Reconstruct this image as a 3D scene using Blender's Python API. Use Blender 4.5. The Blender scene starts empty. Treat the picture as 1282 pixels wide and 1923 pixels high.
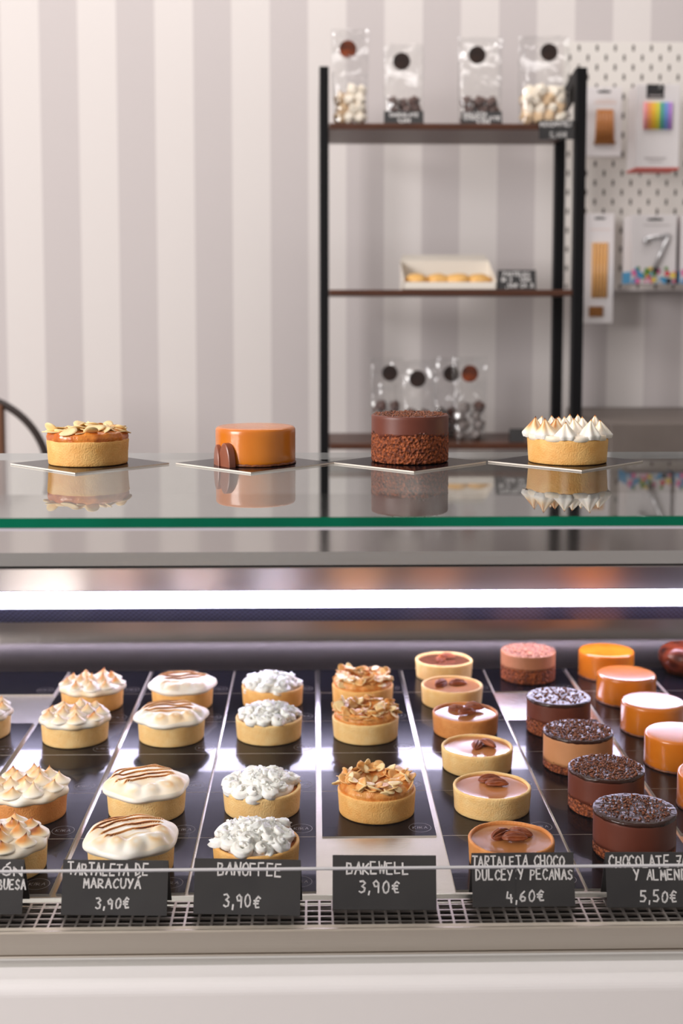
import bpy, bmesh, math, random
from mathutils import Vector, Matrix, noise
R_ = math.radians
PI = math.pi
sc = bpy.context.scene
col = sc.collection

# ---------------------------------------------------------------- camera, world, lights, exposure
CZ = 1.39                      # eye height
FPX, PPX, PPY = 2400.0, 641.0, 798.0
PITCH, YAW = R_(5.05), R_(1.22)
cam_d = bpy.data.cameras.new('camera')
cam = bpy.data.objects.new('camera', cam_d); col.objects.link(cam)
cam.location = (0, 0, CZ)
cam.rotation_euler = (PI/2 - PITCH, 0, -YAW)
cam_d.sensor_fit = 'VERTICAL'; cam_d.sensor_height = 36.0; cam_d.sensor_width = 24.0
cam_d.lens = FPX/1923.0*36.0
cam_d.shift_y = (PPY-961.5)/1923.0
cam_d.clip_start = 0.05
cam_d.dof.use_dof = True; cam_d.dof.focus_distance = 1.13; cam_d.dof.aperture_fstop = 5.6
sc.camera = cam

w = bpy.data.worlds.new('room_daylight'); sc.world = w; w.use_nodes = True
w.node_tree.nodes['Background'].inputs[0].default_value = (1.0, 0.97, 0.96, 1)
w.node_tree.nodes['Background'].inputs[1].default_value = 0.36

def area(name, loc, target, sx, sy, power, color):
    l = bpy.data.lights.new(name, 'AREA'); l.shape = 'RECTANGLE'; l.size = sx; l.size_y = sy
    l.energy = power; l.color = color
    o = bpy.data.objects.new(name, l); col.objects.link(o); o.location = loc
    o.rotation_euler = (Vector(target)-Vector(loc)).to_track_quat('-Z', 'Y').to_euler()
    return o
area('shop_window_light', (-2.6, -0.4, 2.1), (0.05, 1.6, 1.15), 1.4, 1.4, 106, (1.0, 0.97, 0.96))
area('added_wall_wash_light', (0.0, 2.1, 2.93), (0.0, 2.2, 0.0), 2.6, 0.6, 17, (1.0, 0.97, 0.955))  # unseen light, added to brighten the wall towards its top

sc.view_settings.view_transform = 'Standard'
sc.view_settings.look = 'None'
sc.view_settings.gamma = 1.0
sc.view_settings.exposure = 0.07
sc.view_settings.use_curve_mapping = False
sc.cycles.transparent_max_bounces = 32
sc.cycles.caustics_reflective = False
sc.cycles.caustics_refractive = False

# ---------------------------------------------------------------- helpers
def _dir(px, py):
    d = Vector(((px-PPX)/FPX, -(py-PPY)/FPX, -1.0))
    return Matrix.Rotation(-YAW, 3, 'Z') @ Matrix.Rotation(PI/2-PITCH, 3, 'X') @ d
def onz(px, py, z):
    d = _dir(px, py); k = (z-CZ)/d.z
    return Vector((d.x*k, d.y*k, z))
def ony(px, py, y):
    d = _dir(px, py); k = y/d.y
    return Vector((d.x*k, y, CZ+d.z*k))

def lin(r, g, b):
    f = lambda c: c/12.92 if c <= .04045 else ((c+.055)/1.055)**2.4
    return (f(r/255.), f(g/255.), f(b/255.), 1.0)

def mat(name, c, rough=.5, metal=0.0, c2=None, nscale=40, bump=0, bscale=200, btype='noise', spec=None,
        coat=0, sss=0, attr=None, ramp=None, stretch=None, tint=None, coatr=.05, vor=False, ndetail=3):
    m = bpy.data.materials.new(name); m.use_nodes = True
    nt = m.node_tree; N = nt.nodes; L = nt.links
    b = N['Principled BSDF']
    b.inputs['Base Color'].default_value = c
    b.inputs['Roughness'].default_value = rough
    b.inputs['Metallic'].default_value = metal
    if spec is not None: b.inputs['Specular IOR Level'].default_value = spec
    if tint is not None: b.inputs['Specular Tint'].default_value = tint
    if coat: b.inputs['Coat Weight'].default_value = coat; b.inputs['Coat Roughness'].default_value = coatr
    if sss:
        b.inputs['Subsurface Weight'].default_value = sss
        b.inputs['Subsurface Radius'].default_value = (.006, .004, .003)
        b.inputs['Subsurface Scale'].default_value = 1.0
    tc = None
    def coords():
        nonlocal tc
        if tc is None:
            tc = N.new('ShaderNodeTexCoord')
            if stretch:
                mp = N.new('ShaderNodeMapping'); mp.inputs['Scale'].default_value = stretch
                L.new(tc.outputs['Object'], mp.inputs['Vector']); tc = mp
        return tc.outputs['Vector'] if stretch else tc.outputs['Object']
    if c2 is not None:
        if vor:
            n = N.new('ShaderNodeTexVoronoi'); n.inputs['Scale'].default_value = nscale; fo = n.outputs['Distance']
        else:
            n = N.new('ShaderNodeTexNoise'); n.inputs['Scale'].default_value = nscale; n.inputs['Detail'].default_value = ndetail; fo = n.outputs['Fac']
        L.new(coords(), n.inputs['Vector'])
        r = N.new('ShaderNodeValToRGB'); r.color_ramp.elements[0].position = .35; r.color_ramp.elements[1].position = .68
        if vor: r.color_ramp.elements[0].position = .1; r.color_ramp.elements[1].position = .6
        r.color_ramp.elements[0].color = c; r.color_ramp.elements[1].color = c2
        L.new(fo, r.inputs['Fac']); L.new(r.outputs['Color'], b.inputs['Base Color'])
    if attr:
        a = N.new('ShaderNodeAttribute'); a.attribute_name = attr
        r = N.new('ShaderNodeValToRGB')
        el = r.color_ramp.elements
        el[0].position, el[0].color = ramp[0]; el[1].position, el[1].color = ramp[-1]
        for p, cc in ramp[1:-1]:
            e = el.new(p); e.color = cc
        L.new(a.outputs['Fac'], r.inputs['Fac']); L.new(r.outputs['Color'], b.inputs['Base Color'])
    if bump:
        if btype == 'voronoi':
            n = N.new('ShaderNodeTexVoronoi'); n.inputs['Scale'].default_value = bscale; fo = n.outputs['Distance']
        else:
            n = N.new('ShaderNodeTexNoise'); n.inputs['Scale'].default_value = bscale; n.inputs['Detail'].default_value = 4; fo = n.outputs['Fac']
        L.new(coords(), n.inputs['Vector'])
        bp = N.new('ShaderNodeBump'); bp.inputs['Strength'].default_value = 1.0; bp.inputs['Distance'].default_value = bump
        L.new(fo, bp.inputs['Height']); L.new(bp.outputs['Normal'], b.inputs['Normal'])
    return m

def pane_mat(name, tint, ior=1.5, rough=0.0, bump=0, bscale=60, boost=0.0):
    """Clear sheet: lets light straight through and mirrors by Fresnel on its outer faces."""
    m = bpy.data.materials.new(name); m.use_nodes = True
    nt = m.node_tree; N = nt.nodes; L = nt.links; N.clear()
    out = N.new('ShaderNodeOutputMaterial'); mx = N.new('ShaderNodeMixShader')
    tr = N.new('ShaderNodeBsdfTransparent'); tr.inputs[0].default_value = tint
    gl = N.new('ShaderNodeBsdfGlossy'); gl.inputs['Roughness'].default_value = rough
    fr = N.new('ShaderNodeFresnel'); fr.inputs['IOR'].default_value = ior
    ge = N.new('ShaderNodeNewGeometry')
    iv = N.new('ShaderNodeMath'); iv.operation = 'SUBTRACT'; iv.inputs[0].default_value = 1; L.new(ge.outputs['Backfacing'], iv.inputs[1])
    ad = N.new('ShaderNodeMath'); ad.operation = 'ADD'; ad.use_clamp = True; ad.inputs[1].default_value = boost; L.new(fr.outputs[0], ad.inputs[0])
    mu = N.new('ShaderNodeMath'); mu.operation = 'MULTIPLY'; L.new(ad.outputs[0], mu.inputs[0]); L.new(iv.outputs[0], mu.inputs[1])
    L.new(mu.outputs[0], mx.inputs[0]); L.new(tr.outputs[0], mx.inputs[1]); L.new(gl.outputs[0], mx.inputs[2])
    if bump:
        tc = N.new('ShaderNodeTexCoord'); n = N.new('ShaderNodeTexNoise'); n.inputs['Scale'].default_value = bscale; n.inputs['Detail'].default_value = 2
        L.new(tc.outputs['Object'], n.inputs['Vector'])
        bp = N.new('ShaderNodeBump'); bp.inputs['Distance'].default_value = bump; L.new(n.outputs['Fac'], bp.inputs['Height'])
        L.new(bp.outputs['Normal'], gl.inputs['Normal']); L.new(bp.outputs['Normal'], fr.inputs['Normal'])
    L.new(mx.outputs[0], out.inputs[0])
    return m

def mk(name, v, f, mats, parent=None, smooth=True, idx=None, attrs=None, loc=None):
    me = bpy.data.meshes.new(name)
    me.from_pydata([tuple(p) for p in v], [], f); me.update()
    if not isinstance(mats, (list, tuple)): mats = [mats]
    for m in mats: me.materials.append(m)
    if smooth: me.polygons.foreach_set('use_smooth', [True]*len(me.polygons))
    if idx: me.polygons.foreach_set('material_index', idx)
    if attrs:
        for an, vals in attrs.items():
            a = me.attributes.new(an, 'FLOAT', 'POINT'); a.data.foreach_set('value', vals)
    o = bpy.data.objects.new(name, me); col.objects.link(o)
    if parent: o.parent = parent
    if loc: o.location = loc
    return o

def tag(o, label=None, cat=None, group=None, kind=None):
    if label: o['label'] = label
    if cat: o['category'] = cat
    if group: o['group'] = group
    if kind: o['kind'] = kind
    return o
def thing(name, label, cat, loc=(0, 0, 0), rz=0, group=None):
    o = bpy.data.objects.new(name, None); col.objects.link(o); o.location = loc; o.rotation_euler = (0, 0, rz)
    o.empty_display_size = .02
    return tag(o, label, cat, group)
def inst(src, parent, loc=(0, 0, 0), rot=(0, 0, 0), scale=(1, 1, 1)):
    """another object sharing src's mesh"""
    o = src.copy(); col.objects.link(o); o.parent = parent; o.location = loc; o.rotation_euler = rot; o.scale = scale
    return o
def copy_thing(src, loc, rz=0, label=None, group=None):
    r = src.copy(); col.objects.link(r); r.location = loc; r.rotation_euler = (0, 0, rz)
    if label: r['label'] = label
    if group: r['group'] = group
    for ch in list(src.children):
        c = ch.copy(); col.objects.link(c); c.parent = r
        for g in list(ch.children):
            d = g.copy(); col.objects.link(d); d.parent = c
    return r

class G:
    """geometry collector"""
    def __init__(s): s.v = []; s.f = []; s.i = []
    def add(s, v, f, mi=0, M=None):
        o = len(s.v)
        s.v += [(M @ Vector(p)) for p in v] if M else [Vector(p) for p in v]
        s.f += [tuple(a+o for a in q) for q in f]; s.i += [mi]*len(f)
    def box(s, x0, x1, y0, y1, z0, z1, mi=0, M=None, bev=0):
        bm = bmesh.new()
        bmesh.ops.create_cube(bm, size=1)
        bmesh.ops.scale(bm, vec=(x1-x0, y1-y0, z1-z0), verts=bm.verts)
        bmesh.ops.translate(bm, vec=((x0+x1)/2, (y0+y1)/2, (z0+z1)/2), verts=bm.verts)
        if bev: bmesh.ops.bevel(bm, geom=bm.edges[:], offset=bev, segments=2, affect='EDGES', profile=.5)
        bm.verts.index_update()
        s.add([v.co.copy() for v in bm.verts], [[v.index for v in f.verts] for f in bm.faces], mi, M); bm.free()
    def rod(s, a, b, r, n=10, mi=0, r2=None):
        a = Vector(a); b = Vector(b); q = (b-a).to_track_quat('Z', 'Y'); r2 = r if r2 is None else r2
        v = []
        for p, rr in ((a, r), (b, r2)):
            for k in range(n): v.append(p + q @ Vector((rr*math.cos(2*PI*k/n), rr*math.sin(2*PI*k/n), 0)))
        f = [(k, (k+1) % n, n+(k+1) % n, n+k) for k in range(n)] + [tuple(range(n))[::-1], tuple(range(n, 2*n))]
        s.add(v, f, mi)
    def obj(s, name, mats, parent=None, smooth=False, **k):
        return mk(name, s.v, s.f, mats, parent, smooth, s.i, **k)

def extrude_x(poly, x0, x1):
    """closed polygon of (y,z) swept along x"""
    n = len(poly)
    v = [(x0, y, z) for y, z in poly] + [(x1, y, z) for y, z in poly]
    f = [(k, n+k, n+(k+1) % n, (k+1) % n) for k in range(n)] + [tuple(range(n)), tuple(range(n, 2*n))[::-1]]
    return v, f
def lathe(prof, n=96, disp=None):
    """profile [(r,z)], first/last r may be 0; disp(theta,r,z)->(r,z)"""
    v = []; f = []; rows = []
    for (r, z) in prof:
        if r < 1e-7:
            rows.append([len(v)]); v.append((0, 0, z if not disp else disp(0, 0, z)[1]))
        else:
            row = []
            for k in range(n):
                t = 2*PI*k/n; rr, zz = disp(t, r, z) if disp else (r, z)
                row.append(len(v)); v.append((rr*math.cos(t), rr*math.sin(t), zz))
            rows.append(row)
    for a, b in zip(rows, rows[1:]):
        if len(a) == 1 and len(b) == 1: continue
        if len(a) == 1: f += [(a[0], b[k], b[(k+1) % n])[::-1] for k in range(n)]
        elif len(b) == 1: f += [(a[k], a[(k+1) % n], b[0]) for k in range(n)]
        else: f += [(a[k], a[(k+1) % n], b[(k+1) % n], b[k]) for k in range(n)]
    return v, f
def ss(a, b, x):
    t = max(0., min(1., (x-a)/(b-a))); return t*t*(3-2*t)
def nz(x, y, z): return noise.noise(Vector((x, y, z)))

# ---------------------------------------------------------------- materials
M = {}
M['steel'] = mat('brushed_steel', (.70, .67, .645, 1), .27, 1.0, bump=.00012, bscale=40, stretch=(.3, 30, 30))
M['steel_dark'] = mat('dark_brushed_steel', (.30, .265, .25, 1), .32, 1.0, bump=.00015, bscale=30, stretch=(40, .5, .5))
M['steel_hood'] = mat('brushed_steel_fascia', (.50, .465, .44, 1), .36, 1.0)
M['steel_top'] = mat('polished_steel_shelf', (.52, .50, .49, 1), .13, 1.0)
M['steel_frame'] = mat('satin_steel_frame', (.62, .55, .48, 1), .42, 1.0, bump=.0001, bscale=40, stretch=(.3, 40, 40))
M['rail_lip'] = mat('lit_rail_lip', lin(176, 166, 156), .45, .4)  # paler colour on the rail's upward faces so they look lit
M['rail_trim'] = mat('light_grey_trim', lin(196, 192, 188), .4)
M['steel_pale'] = mat('pale_metal_trim', (.62, .61, .59, 1), .4, .3)
M['wire'] = mat('grille_metal', (.52, .47, .44, 1), .35, 1.0)
M['white_panel'] = mat('white_enamel_panel', lin(225, 220, 219), .35)
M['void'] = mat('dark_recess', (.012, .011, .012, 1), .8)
M['green_edge'] = mat('green_glass_edge', lin(0, 92, 66), .3, spec=.15, c2=lin(0, 106, 78), nscale=3, stretch=(4, .1, .1))
M['pale_edge'] = mat('pale_glass_edge', lin(200, 198, 200), .2)
M['seal'] = mat('clear_seal', lin(205, 198, 208), .3)
M['glass_top'] = pane_mat('top_glass', (.93, .96, .95, 1), 1.75)
M['glass'] = pane_mat('clear_glass', (.997, .994, .992, 1), 1.3)
M['film'] = pane_mat('cellophane', (.97, .97, .97, 1), 1.5, .14, bump=.008, bscale=42, boost=.10)
M['board_black'] = mat('black_laminated_board', (.006, .006, .009, 1), .22, spec=.06, tint=(.3, .2, 1, 1), coat=.22, coatr=.025, bump=.00006, bscale=60)  # violet specular tint paints the light strip's purple halo into the sheen
M['board_edge'] = mat('white_card_edge', lin(232, 222, 210), .6)
M['logo'] = mat('grey_foil_print', lin(120, 112, 108), .4)
M['crust_pale'] = mat('pale_shortcrust', lin(245, 198, 128), .62, c2=lin(252, 214, 150), nscale=90, bump=.0006, bscale=700, sss=.15)
M['crust_gold'] = mat('golden_shortcrust', lin(238, 174, 94), .62, c2=lin(250, 196, 120), nscale=80, bump=.0006, bscale=700, sss=.15)
M['crust_brown'] = mat('browned_shortcrust', lin(214, 136, 68), .6, c2=lin(228, 156, 88), nscale=80, bump=.0006, bscale=700, sss=.15)
M['meringue'] = mat('toasted_meringue', (1, 1, 1, 1), .42, sss=.2, attr='toast',
    ramp=[(0., lin(253, 246, 236)), (.3, lin(246, 214, 168)), (.55, lin(222, 150, 76)), (.78, lin(150, 78, 30)), (1., lin(58, 26, 12))])
M['cream'] = mat('whipped_cream', lin(255, 252, 244), .42, sss=.3, bump=.0003, bscale=300)
M['toffee'] = mat('toffee_filling', lin(190, 104, 44), .3, c2=lin(214, 136, 70), nscale=60)
M['frangipane'] = mat('almond_frangipane', lin(208, 122, 48), .4, c2=lin(236, 172, 96), nscale=110, bump=.0012, bscale=240)
M['jam'] = mat('amber_glazed_frangipane', lin(196, 96, 26), .25, c2=lin(232, 144, 56), nscale=90, bump=.0012, bscale=200, coat=.4)
M['almond'] = mat('almond_slice', lin(248, 220, 168), .45, c2=lin(238, 196, 132), nscale=60, sss=.15)
M['almond_toast'] = mat('toasted_almond_slice', lin(222, 150, 76), .45, c2=lin(240, 196, 130), nscale=70, sss=.1)
M['dulcey_mauve'] = mat('milk_chocolate_ganache', lin(184, 118, 68), .22, coat=.3, c2=lin(192, 126, 76), nscale=30)
M['dulcey_caramel'] = mat('caramel_chocolate_ganache', lin(176, 114, 64), .2, coat=.25, c2=lin(184, 122, 72), nscale=30)
M['dulcey_dark'] = mat('dark_chocolate_ganache', lin(110, 64, 46), .22, coat=.25)
M['pecan'] = mat('pecan_nut', lin(112, 48, 20), .45, c2=lin(166, 88, 44), nscale=170, bump=.0006, bscale=300, stretch=(.35, 1, 1))
M['sponge'] = mat('chocolate_sponge', lin(84, 34, 15), .75, c2=lin(172, 88, 42), nscale=340, bump=.0022, bscale=330, btype='voronoi', ndetail=2)
M['mousse_dark'] = mat('dark_chocolate_mousse', lin(100, 47, 32), .45, c2=lin(108, 53, 37), nscale=40)
M['mousse_milk'] = mat('milk_chocolate_mousse', lin(196, 134, 88), .5, c2=lin(204, 142, 96), nscale=40)
M['mousse_rose'] = mat('pale_chocolate_mousse', lin(178, 116, 82), .5, c2=lin(186, 124, 90), nscale=40)
M['choc_glaze'] = mat('chocolate_glaze', lin(50, 22, 14), .26, spec=.4, bump=.0008, bscale=200)
M['crumb'] = mat('chocolate_crumbs', lin(84, 40, 20), .5, c2=lin(150, 84, 46), nscale=300)
M['crumb_rose'] = mat('pale_chocolate_shavings', lin(146, 96, 80), .5, c2=lin(190, 140, 120), nscale=300)
M['caramel'] = mat('caramel_glaze', lin(206, 112, 24), .26, c2=lin(222, 130, 36), nscale=18, coat=.35, coatr=.12, sss=.1)
M['fondant'] = mat('cracked_chocolate_fondant', lin(26, 10, 7), .3, c2=lin(104, 44, 24), nscale=60, vor=True, bump=.003, bscale=60, btype='voronoi')
M['choco'] = mat('chocolate_disc', lin(140, 80, 58), .32, c2=lin(148, 88, 66), nscale=60)
M['card'] = mat('black_chalk_card', lin(43, 41, 42), .62, c2=lin(50, 48, 48), nscale=30)
M['chalk'] = mat('white_chalk_ink', lin(226, 222, 220), .7)
M['led'] = bpy.data.materials.new('led_diffuser')
def _led():
    m = M['led']; m.use_nodes = True; b = m.node_tree.nodes['Principled BSDF']
    b.inputs['Emission Color'].default_value = (.77, .73, 1, 1); b.inputs['Emission Strength'].default_value = 22
_led()
M['pole'] = mat('black_metal_tube', lin(15, 14, 16), .5, spec=.2)
M['walnut'] = mat('dark_walnut_board', lin(66, 36, 22), .42, c2=lin(90, 50, 30), nscale=10, stretch=(2, 30, 30))
M['sticker'] = mat('black_round_sticker', lin(34, 26, 24), .35, c2=lin(52, 34, 28), nscale=60)
M['sticker_warm'] = mat('brown_round_sticker', lin(44, 26, 20), .35, c2=lin(140, 62, 26), nscale=40)
M['treat_white'] = mat('vanilla_meringue_kiss', lin(250, 238, 220), .6, c2=lin(246, 234, 216), nscale=60, sss=.1)
M['treat_gold'] = mat('caramel_dusted_kiss', lin(206, 160, 106), .6, c2=lin(236, 214, 180), nscale=60)
M['treat_dark'] = mat('chocolate_rock', lin(66, 36, 28), .4, c2=lin(92, 54, 42), nscale=80)
M['treat_grey'] = mat('dusted_chocolate_chunk', lin(92, 78, 74), .5, c2=lin(150, 140, 136), nscale=60)
M['white_card'] = mat('white_card', lin(226, 220, 220), .5)
M['box_white'] = mat('white_bakery_box', lin(240, 232, 220), .55)
M['golden_bun'] = mat('golden_pastry', lin(238, 196, 120), .45, c2=lin(214, 150, 70), nscale=40)
M['gold_candle'] = mat('gold_candle', lin(226, 172, 108), .35)
M['bronze_candle'] = mat('bronze_candle', lin(184, 120, 66), .35)
M['brown_holder'] = mat('brown_candle_holder', lin(150, 96, 36), .5, c2=lin(118, 70, 24), nscale=160)
M['red_base'] = mat('coral_red_card', lin(206, 78, 66), .5)
M['silver'] = mat('clear_silver_candle', lin(214, 212, 214), .15, .5)
M['chair_frame'] = mat('black_metal_hoop', lin(44, 32, 28), .4)
M['chair_wood'] = mat('brown_leather', lin(104, 62, 34), .5)
M['counter_top'] = mat('grey_stone_counter', lin(112, 102, 96), .5, c2=lin(106, 96, 90), nscale=20)
M['counter_body'] = mat('taupe_counter_front', lin(120, 108, 102), .5)
M['floor'] = mat('pale_floor', lin(150, 138, 128), .4, c2=lin(160, 148, 138), nscale=3)
M['ceil'] = mat('white_ceiling', lin(232, 228, 224), .8)

def stripe_wall():
    m = bpy.data.materials.new('striped_wallpaper'); m.use_nodes = True
    nt = m.node_tree; N = nt.nodes; L = nt.links; b = N['Principled BSDF']; b.inputs['Roughness'].default_value = .75
    tc = N.new('ShaderNodeTexCoord'); sx = N.new('ShaderNodeSeparateXYZ'); L.new(tc.outputs['Object'], sx.inputs[0])
    a = N.new('ShaderNodeMath'); a.operation = 'ADD'; a.inputs[1].default_value = .5853 + 16*.0819; L.new(sx.outputs['X'], a.inputs[0])
    d = N.new('ShaderNodeMath'); d.operation = 'DIVIDE'; d.inputs[1].default_value = .0819*2; L.new(a.outputs[0], d.inputs[0])
    fr = N.new('ShaderNodeMath'); fr.operation = 'FRACT'; L.new(d.outputs[0], fr.inputs[0])
    lt = N.new('ShaderNodeMath'); lt.operation = 'LESS_THAN'; lt.inputs[1].default_value = .5; L.new(fr.outputs[0], lt.inputs[0])
    mx = N.new('ShaderNodeMix'); mx.data_type = 'RGBA'
    mx.inputs['A'].default_value = lin(219, 212, 209); mx.inputs['B'].default_value = lin(198, 190, 189)
    L.new(lt.outputs[0], mx.inputs['Factor']); L.new(mx.outputs['Result'], b.inputs['Base Color'])
    return m
M['stripes'] = stripe_wall()

def peg_mat(x0, z0):
    m = bpy.data.materials.new('white_pegboard_slots'); m.use_nodes = True
    nt = m.node_tree; N = nt.nodes; L = nt.links; b = N['Principled BSDF']; b.inputs['Roughness'].default_value = .5
    tc = N.new('ShaderNodeTexCoord'); sx = N.new('ShaderNodeSeparateXYZ'); L.new(tc.outputs['Object'], sx.inputs[0])
    def mth(op, a, bb=None):
        n = N.new('ShaderNodeMath'); n.operation = op
        for i, q in enumerate((a, bb)):
            if q is None: continue
            if isinstance(q, (int, float)): n.inputs[i].default_value = q
            else: L.new(q, n.inputs[i])
        return n.outputs[0]
    px = .0387
    def lattice(ox, oz):
        u = mth('FRACT', mth('ADD', mth('DIVIDE', mth('SUBTRACT', sx.outputs['X'], ox), px), 100.5))
        v = mth('FRACT', mth('ADD', mth('DIVIDE', mth('SUBTRACT', sx.outputs['Z'], oz), px*1.045), 100.5))
        du = mth('ABSOLUTE', mth('SUBTRACT', u, .5)); dv = mth('ABSOLUTE', mth('SUBTRACT', v, .5))
        return mth('MULTIPLY', mth('LESS_THAN', du, .065), mth('LESS_THAN', dv, .155))
    s = mth('MAXIMUM', lattice(x0, z0), lattice(x0+px/2, z0-px*1.045/2))
    mx = N.new('ShaderNodeMix'); mx.data_type = 'RGBA'
    mx.inputs['A'].default_value = lin(226, 220, 214); mx.inputs['B'].default_value = lin(66, 56, 50)
    L.new(s, mx.inputs['Factor']); L.new(mx.outputs['Result'], b.inputs['Base Color'])
    return m
def vent_mat():
    m = bpy.data.materials.new('honeycomb_vent'); m.use_nodes = True
    nt = m.node_tree; N = nt.nodes; L = nt.links; b = N['Principled BSDF']; b.inputs['Roughness'].default_value = .4; b.inputs['Metallic'].default_value = .2
    tc = N.new('ShaderNodeTexCoord'); sx = N.new('ShaderNodeSeparateXYZ'); L.new(tc.outputs['Object'], sx.inputs[0])
    def mth(op, a, bb=None):
        n = N.new('ShaderNodeMath'); n.operation = op
        for i, q in enumerate((a, bb)):
            if q is None: continue
            if isinstance(q, (int, float)): n.inputs[i].default_value = q
            else: L.new(q, n.inputs[i])
        return n.outputs[0]
    p = .0072
    def lat(ox, oz):
        u = mth('SUBTRACT', mth('FRACT', mth('ADD', mth('DIVIDE', sx.outputs['X'], p), 100+ox)), .5)
        v = mth('SUBTRACT', mth('FRACT', mth('ADD', mth('DIVIDE', sx.outputs['Z'], p*.86), 100+oz)), .5)
        return mth('LESS_THAN', mth('ADD', mth('MULTIPLY', u, u), mth('MULTIPLY', v, v)), .085)
    s = mth('MAXIMUM', lat(0, 0), lat(.5, .5))
    mx = N.new('ShaderNodeMix'); mx.data_type = 'RGBA'
    mx.inputs['A'].default_value = lin(50, 50, 64); mx.inputs['B'].default_value = lin(14, 13, 18)
    L.new(s, mx.inputs['Factor']); L.new(mx.outputs['Result'], b.inputs['Base Color'])
    return m
M['vent'] = vent_mat()

# ---------------------------------------------------------------- room
WALL_Y = 2.80
g = G(); g.box(-3.4, 3.4, WALL_Y, WALL_Y+.1, 0, 3.0); tag(g.obj('wall_back', M['stripes']), kind='structure')
g = G(); g.box(-3.4, 3.4, -2.2, WALL_Y, -.1, 0); tag(g.obj('floor', M['floor']), kind='structure')
g = G(); g.box(-3.4, 3.4, -2.2, WALL_Y+.1, 3.0, 3.1); tag(g.obj('ceiling', M['ceil']), kind='structure')
g = G(); g.box(-3.4, 3.4, WALL_Y-.015, WALL_Y, 0, .09); tag(g.obj('baseboard_back', M['white_panel']), kind='structure')

# ---------------------------------------------------------------- display case
CX0, CX1 = -.62, .74
ZT = CZ-.469                    # top of the cake boards
ZTRAY = ZT-.0014
GZ = CZ-.138                    # top of the upper glass
case = thing('display_case', 'refrigerated pastry display case with steel trim, white front panel and glass top', 'display case', (0, 0, 0))
def prof(py, y): return (y, ony(641, py, y).z)

# front rail and body panel
rail = [(.9405, .86), prof(1736, .9405), prof(1742, .9365), prof(1744, .9345), prof(1748, .9330), prof(1787, .9315), prof(1787.6, .934), prof(1789.5, .934),
        prof(1790, .931), prof(1793, .9305), (.9305, .86)]
v, f = extrude_x(rail, CX0, CX1); o = mk('front_rail', v, f, [M['steel_frame'], M['rail_lip']], case, False)
for p in o.data.polygons: p.material_index = 1 if p.normal.z > .5 and p.center.z > prof(1760, .93)[1] else 0
tr_ = [(.9304, .86), prof(1793.5, .9304), prof(1797, .929), prof(1809, .916), (.916, .86)]
v, f = extrude_x(tr_, CX0, CX1); mk('rail_trim', v, f, M['rail_trim'], case, False)
y0, z0 = prof(1810, .9158)
bp = [(y0, z0)]
for k in range(9):
    a = PI/2*k/8; bp.append((y0-.012-.010*math.sin(a), z0-.010+.010*math.cos(a)-.0015))
bp += [(bp[-1][0], .10), (.99, .10), (.99, .84), (.9158, .84)]
v, f = extrude_x(bp, CX0, CX1); mk('front_panel', v, f, M['white_panel'], case, False)
g = G(); g.box(CX0, CX1, .96, 1.84, 0, .10); g.box(CX0, CX1, .991, 1.84, .10, .859); g.obj('base_cabinet', M['steel_pale'], case)

# tray with its upswept back
tray = [(.9880, ZTRAY-.012), (.9880, ZTRAY-.0040), (.9905, ZTRAY-.0034), (.9955, ZTRAY-.0030), (.9965, ZTRAY-.0006), (.9985, ZTRAY)]
yb = 1.652
tray += [(yb, ZTRAY)]
for k in range(1, 9):
    a = PI/2*k/8; tray.append((yb+.045*math.sin(a), ZTRAY+.045*(1-math.cos(a))))
tray.append((yb+.046, ZTRAY+.080)); tray.append((yb+.050, ZTRAY+.080))
for k in range(8, -1, -1):
    a = PI/2*k/8; tray.append((yb+.049*math.sin(a), ZTRAY-.004+.049*(1-math.cos(a))))
tray.append((1.003, ZTRAY-.006)); tray.append((1.003, ZTRAY-.012))
v, f = extrude_x(tray, CX0+.016, CX1-.016)
o = mk('tray', v, f, M['steel'], case, True)
g = G()
nback = 9
tb = [(yb-.001, ZTRAY+.0005)]
for k in range(0, 9):
    a = PI/2*k/8; tb.append((yb+.0448*math.sin(a)-.0004*math.sin(a), ZTRAY+.0004+.045*(1-math.cos(a))))
tb.append((yb+.0452, ZTRAY+.0795))
tv = [(CX0+.017, y, z) for y, z in tb] + [(CX1-.017, y, z) for y, z in tb]
n = len(tb)
mk('back_panel', tv, [(k, k+1, n+k+1, n+k) for k in range(n-1)], M['steel_dark'], case, True)
# support under the tray and void under the grille
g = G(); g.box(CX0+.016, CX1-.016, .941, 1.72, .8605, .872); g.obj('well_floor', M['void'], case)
# grille: bars both ways
g = G(); pitch = .0104; k = 0; x = CX0+.02
while x < CX1-.02:
    g.box(x-.0009, x+.0009, .9410, .9870, ZT-.0022, ZT-.0004); x += pitch
for yy in (.9418, .9506, .9596, .9686, .9776, .9862):
    g.box(CX0+.017, CX1-.017, yy-.0009, yy+.0009, ZT-.0021, ZT-.0005)
g.obj('air_grille', M['wire'], case)
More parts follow.
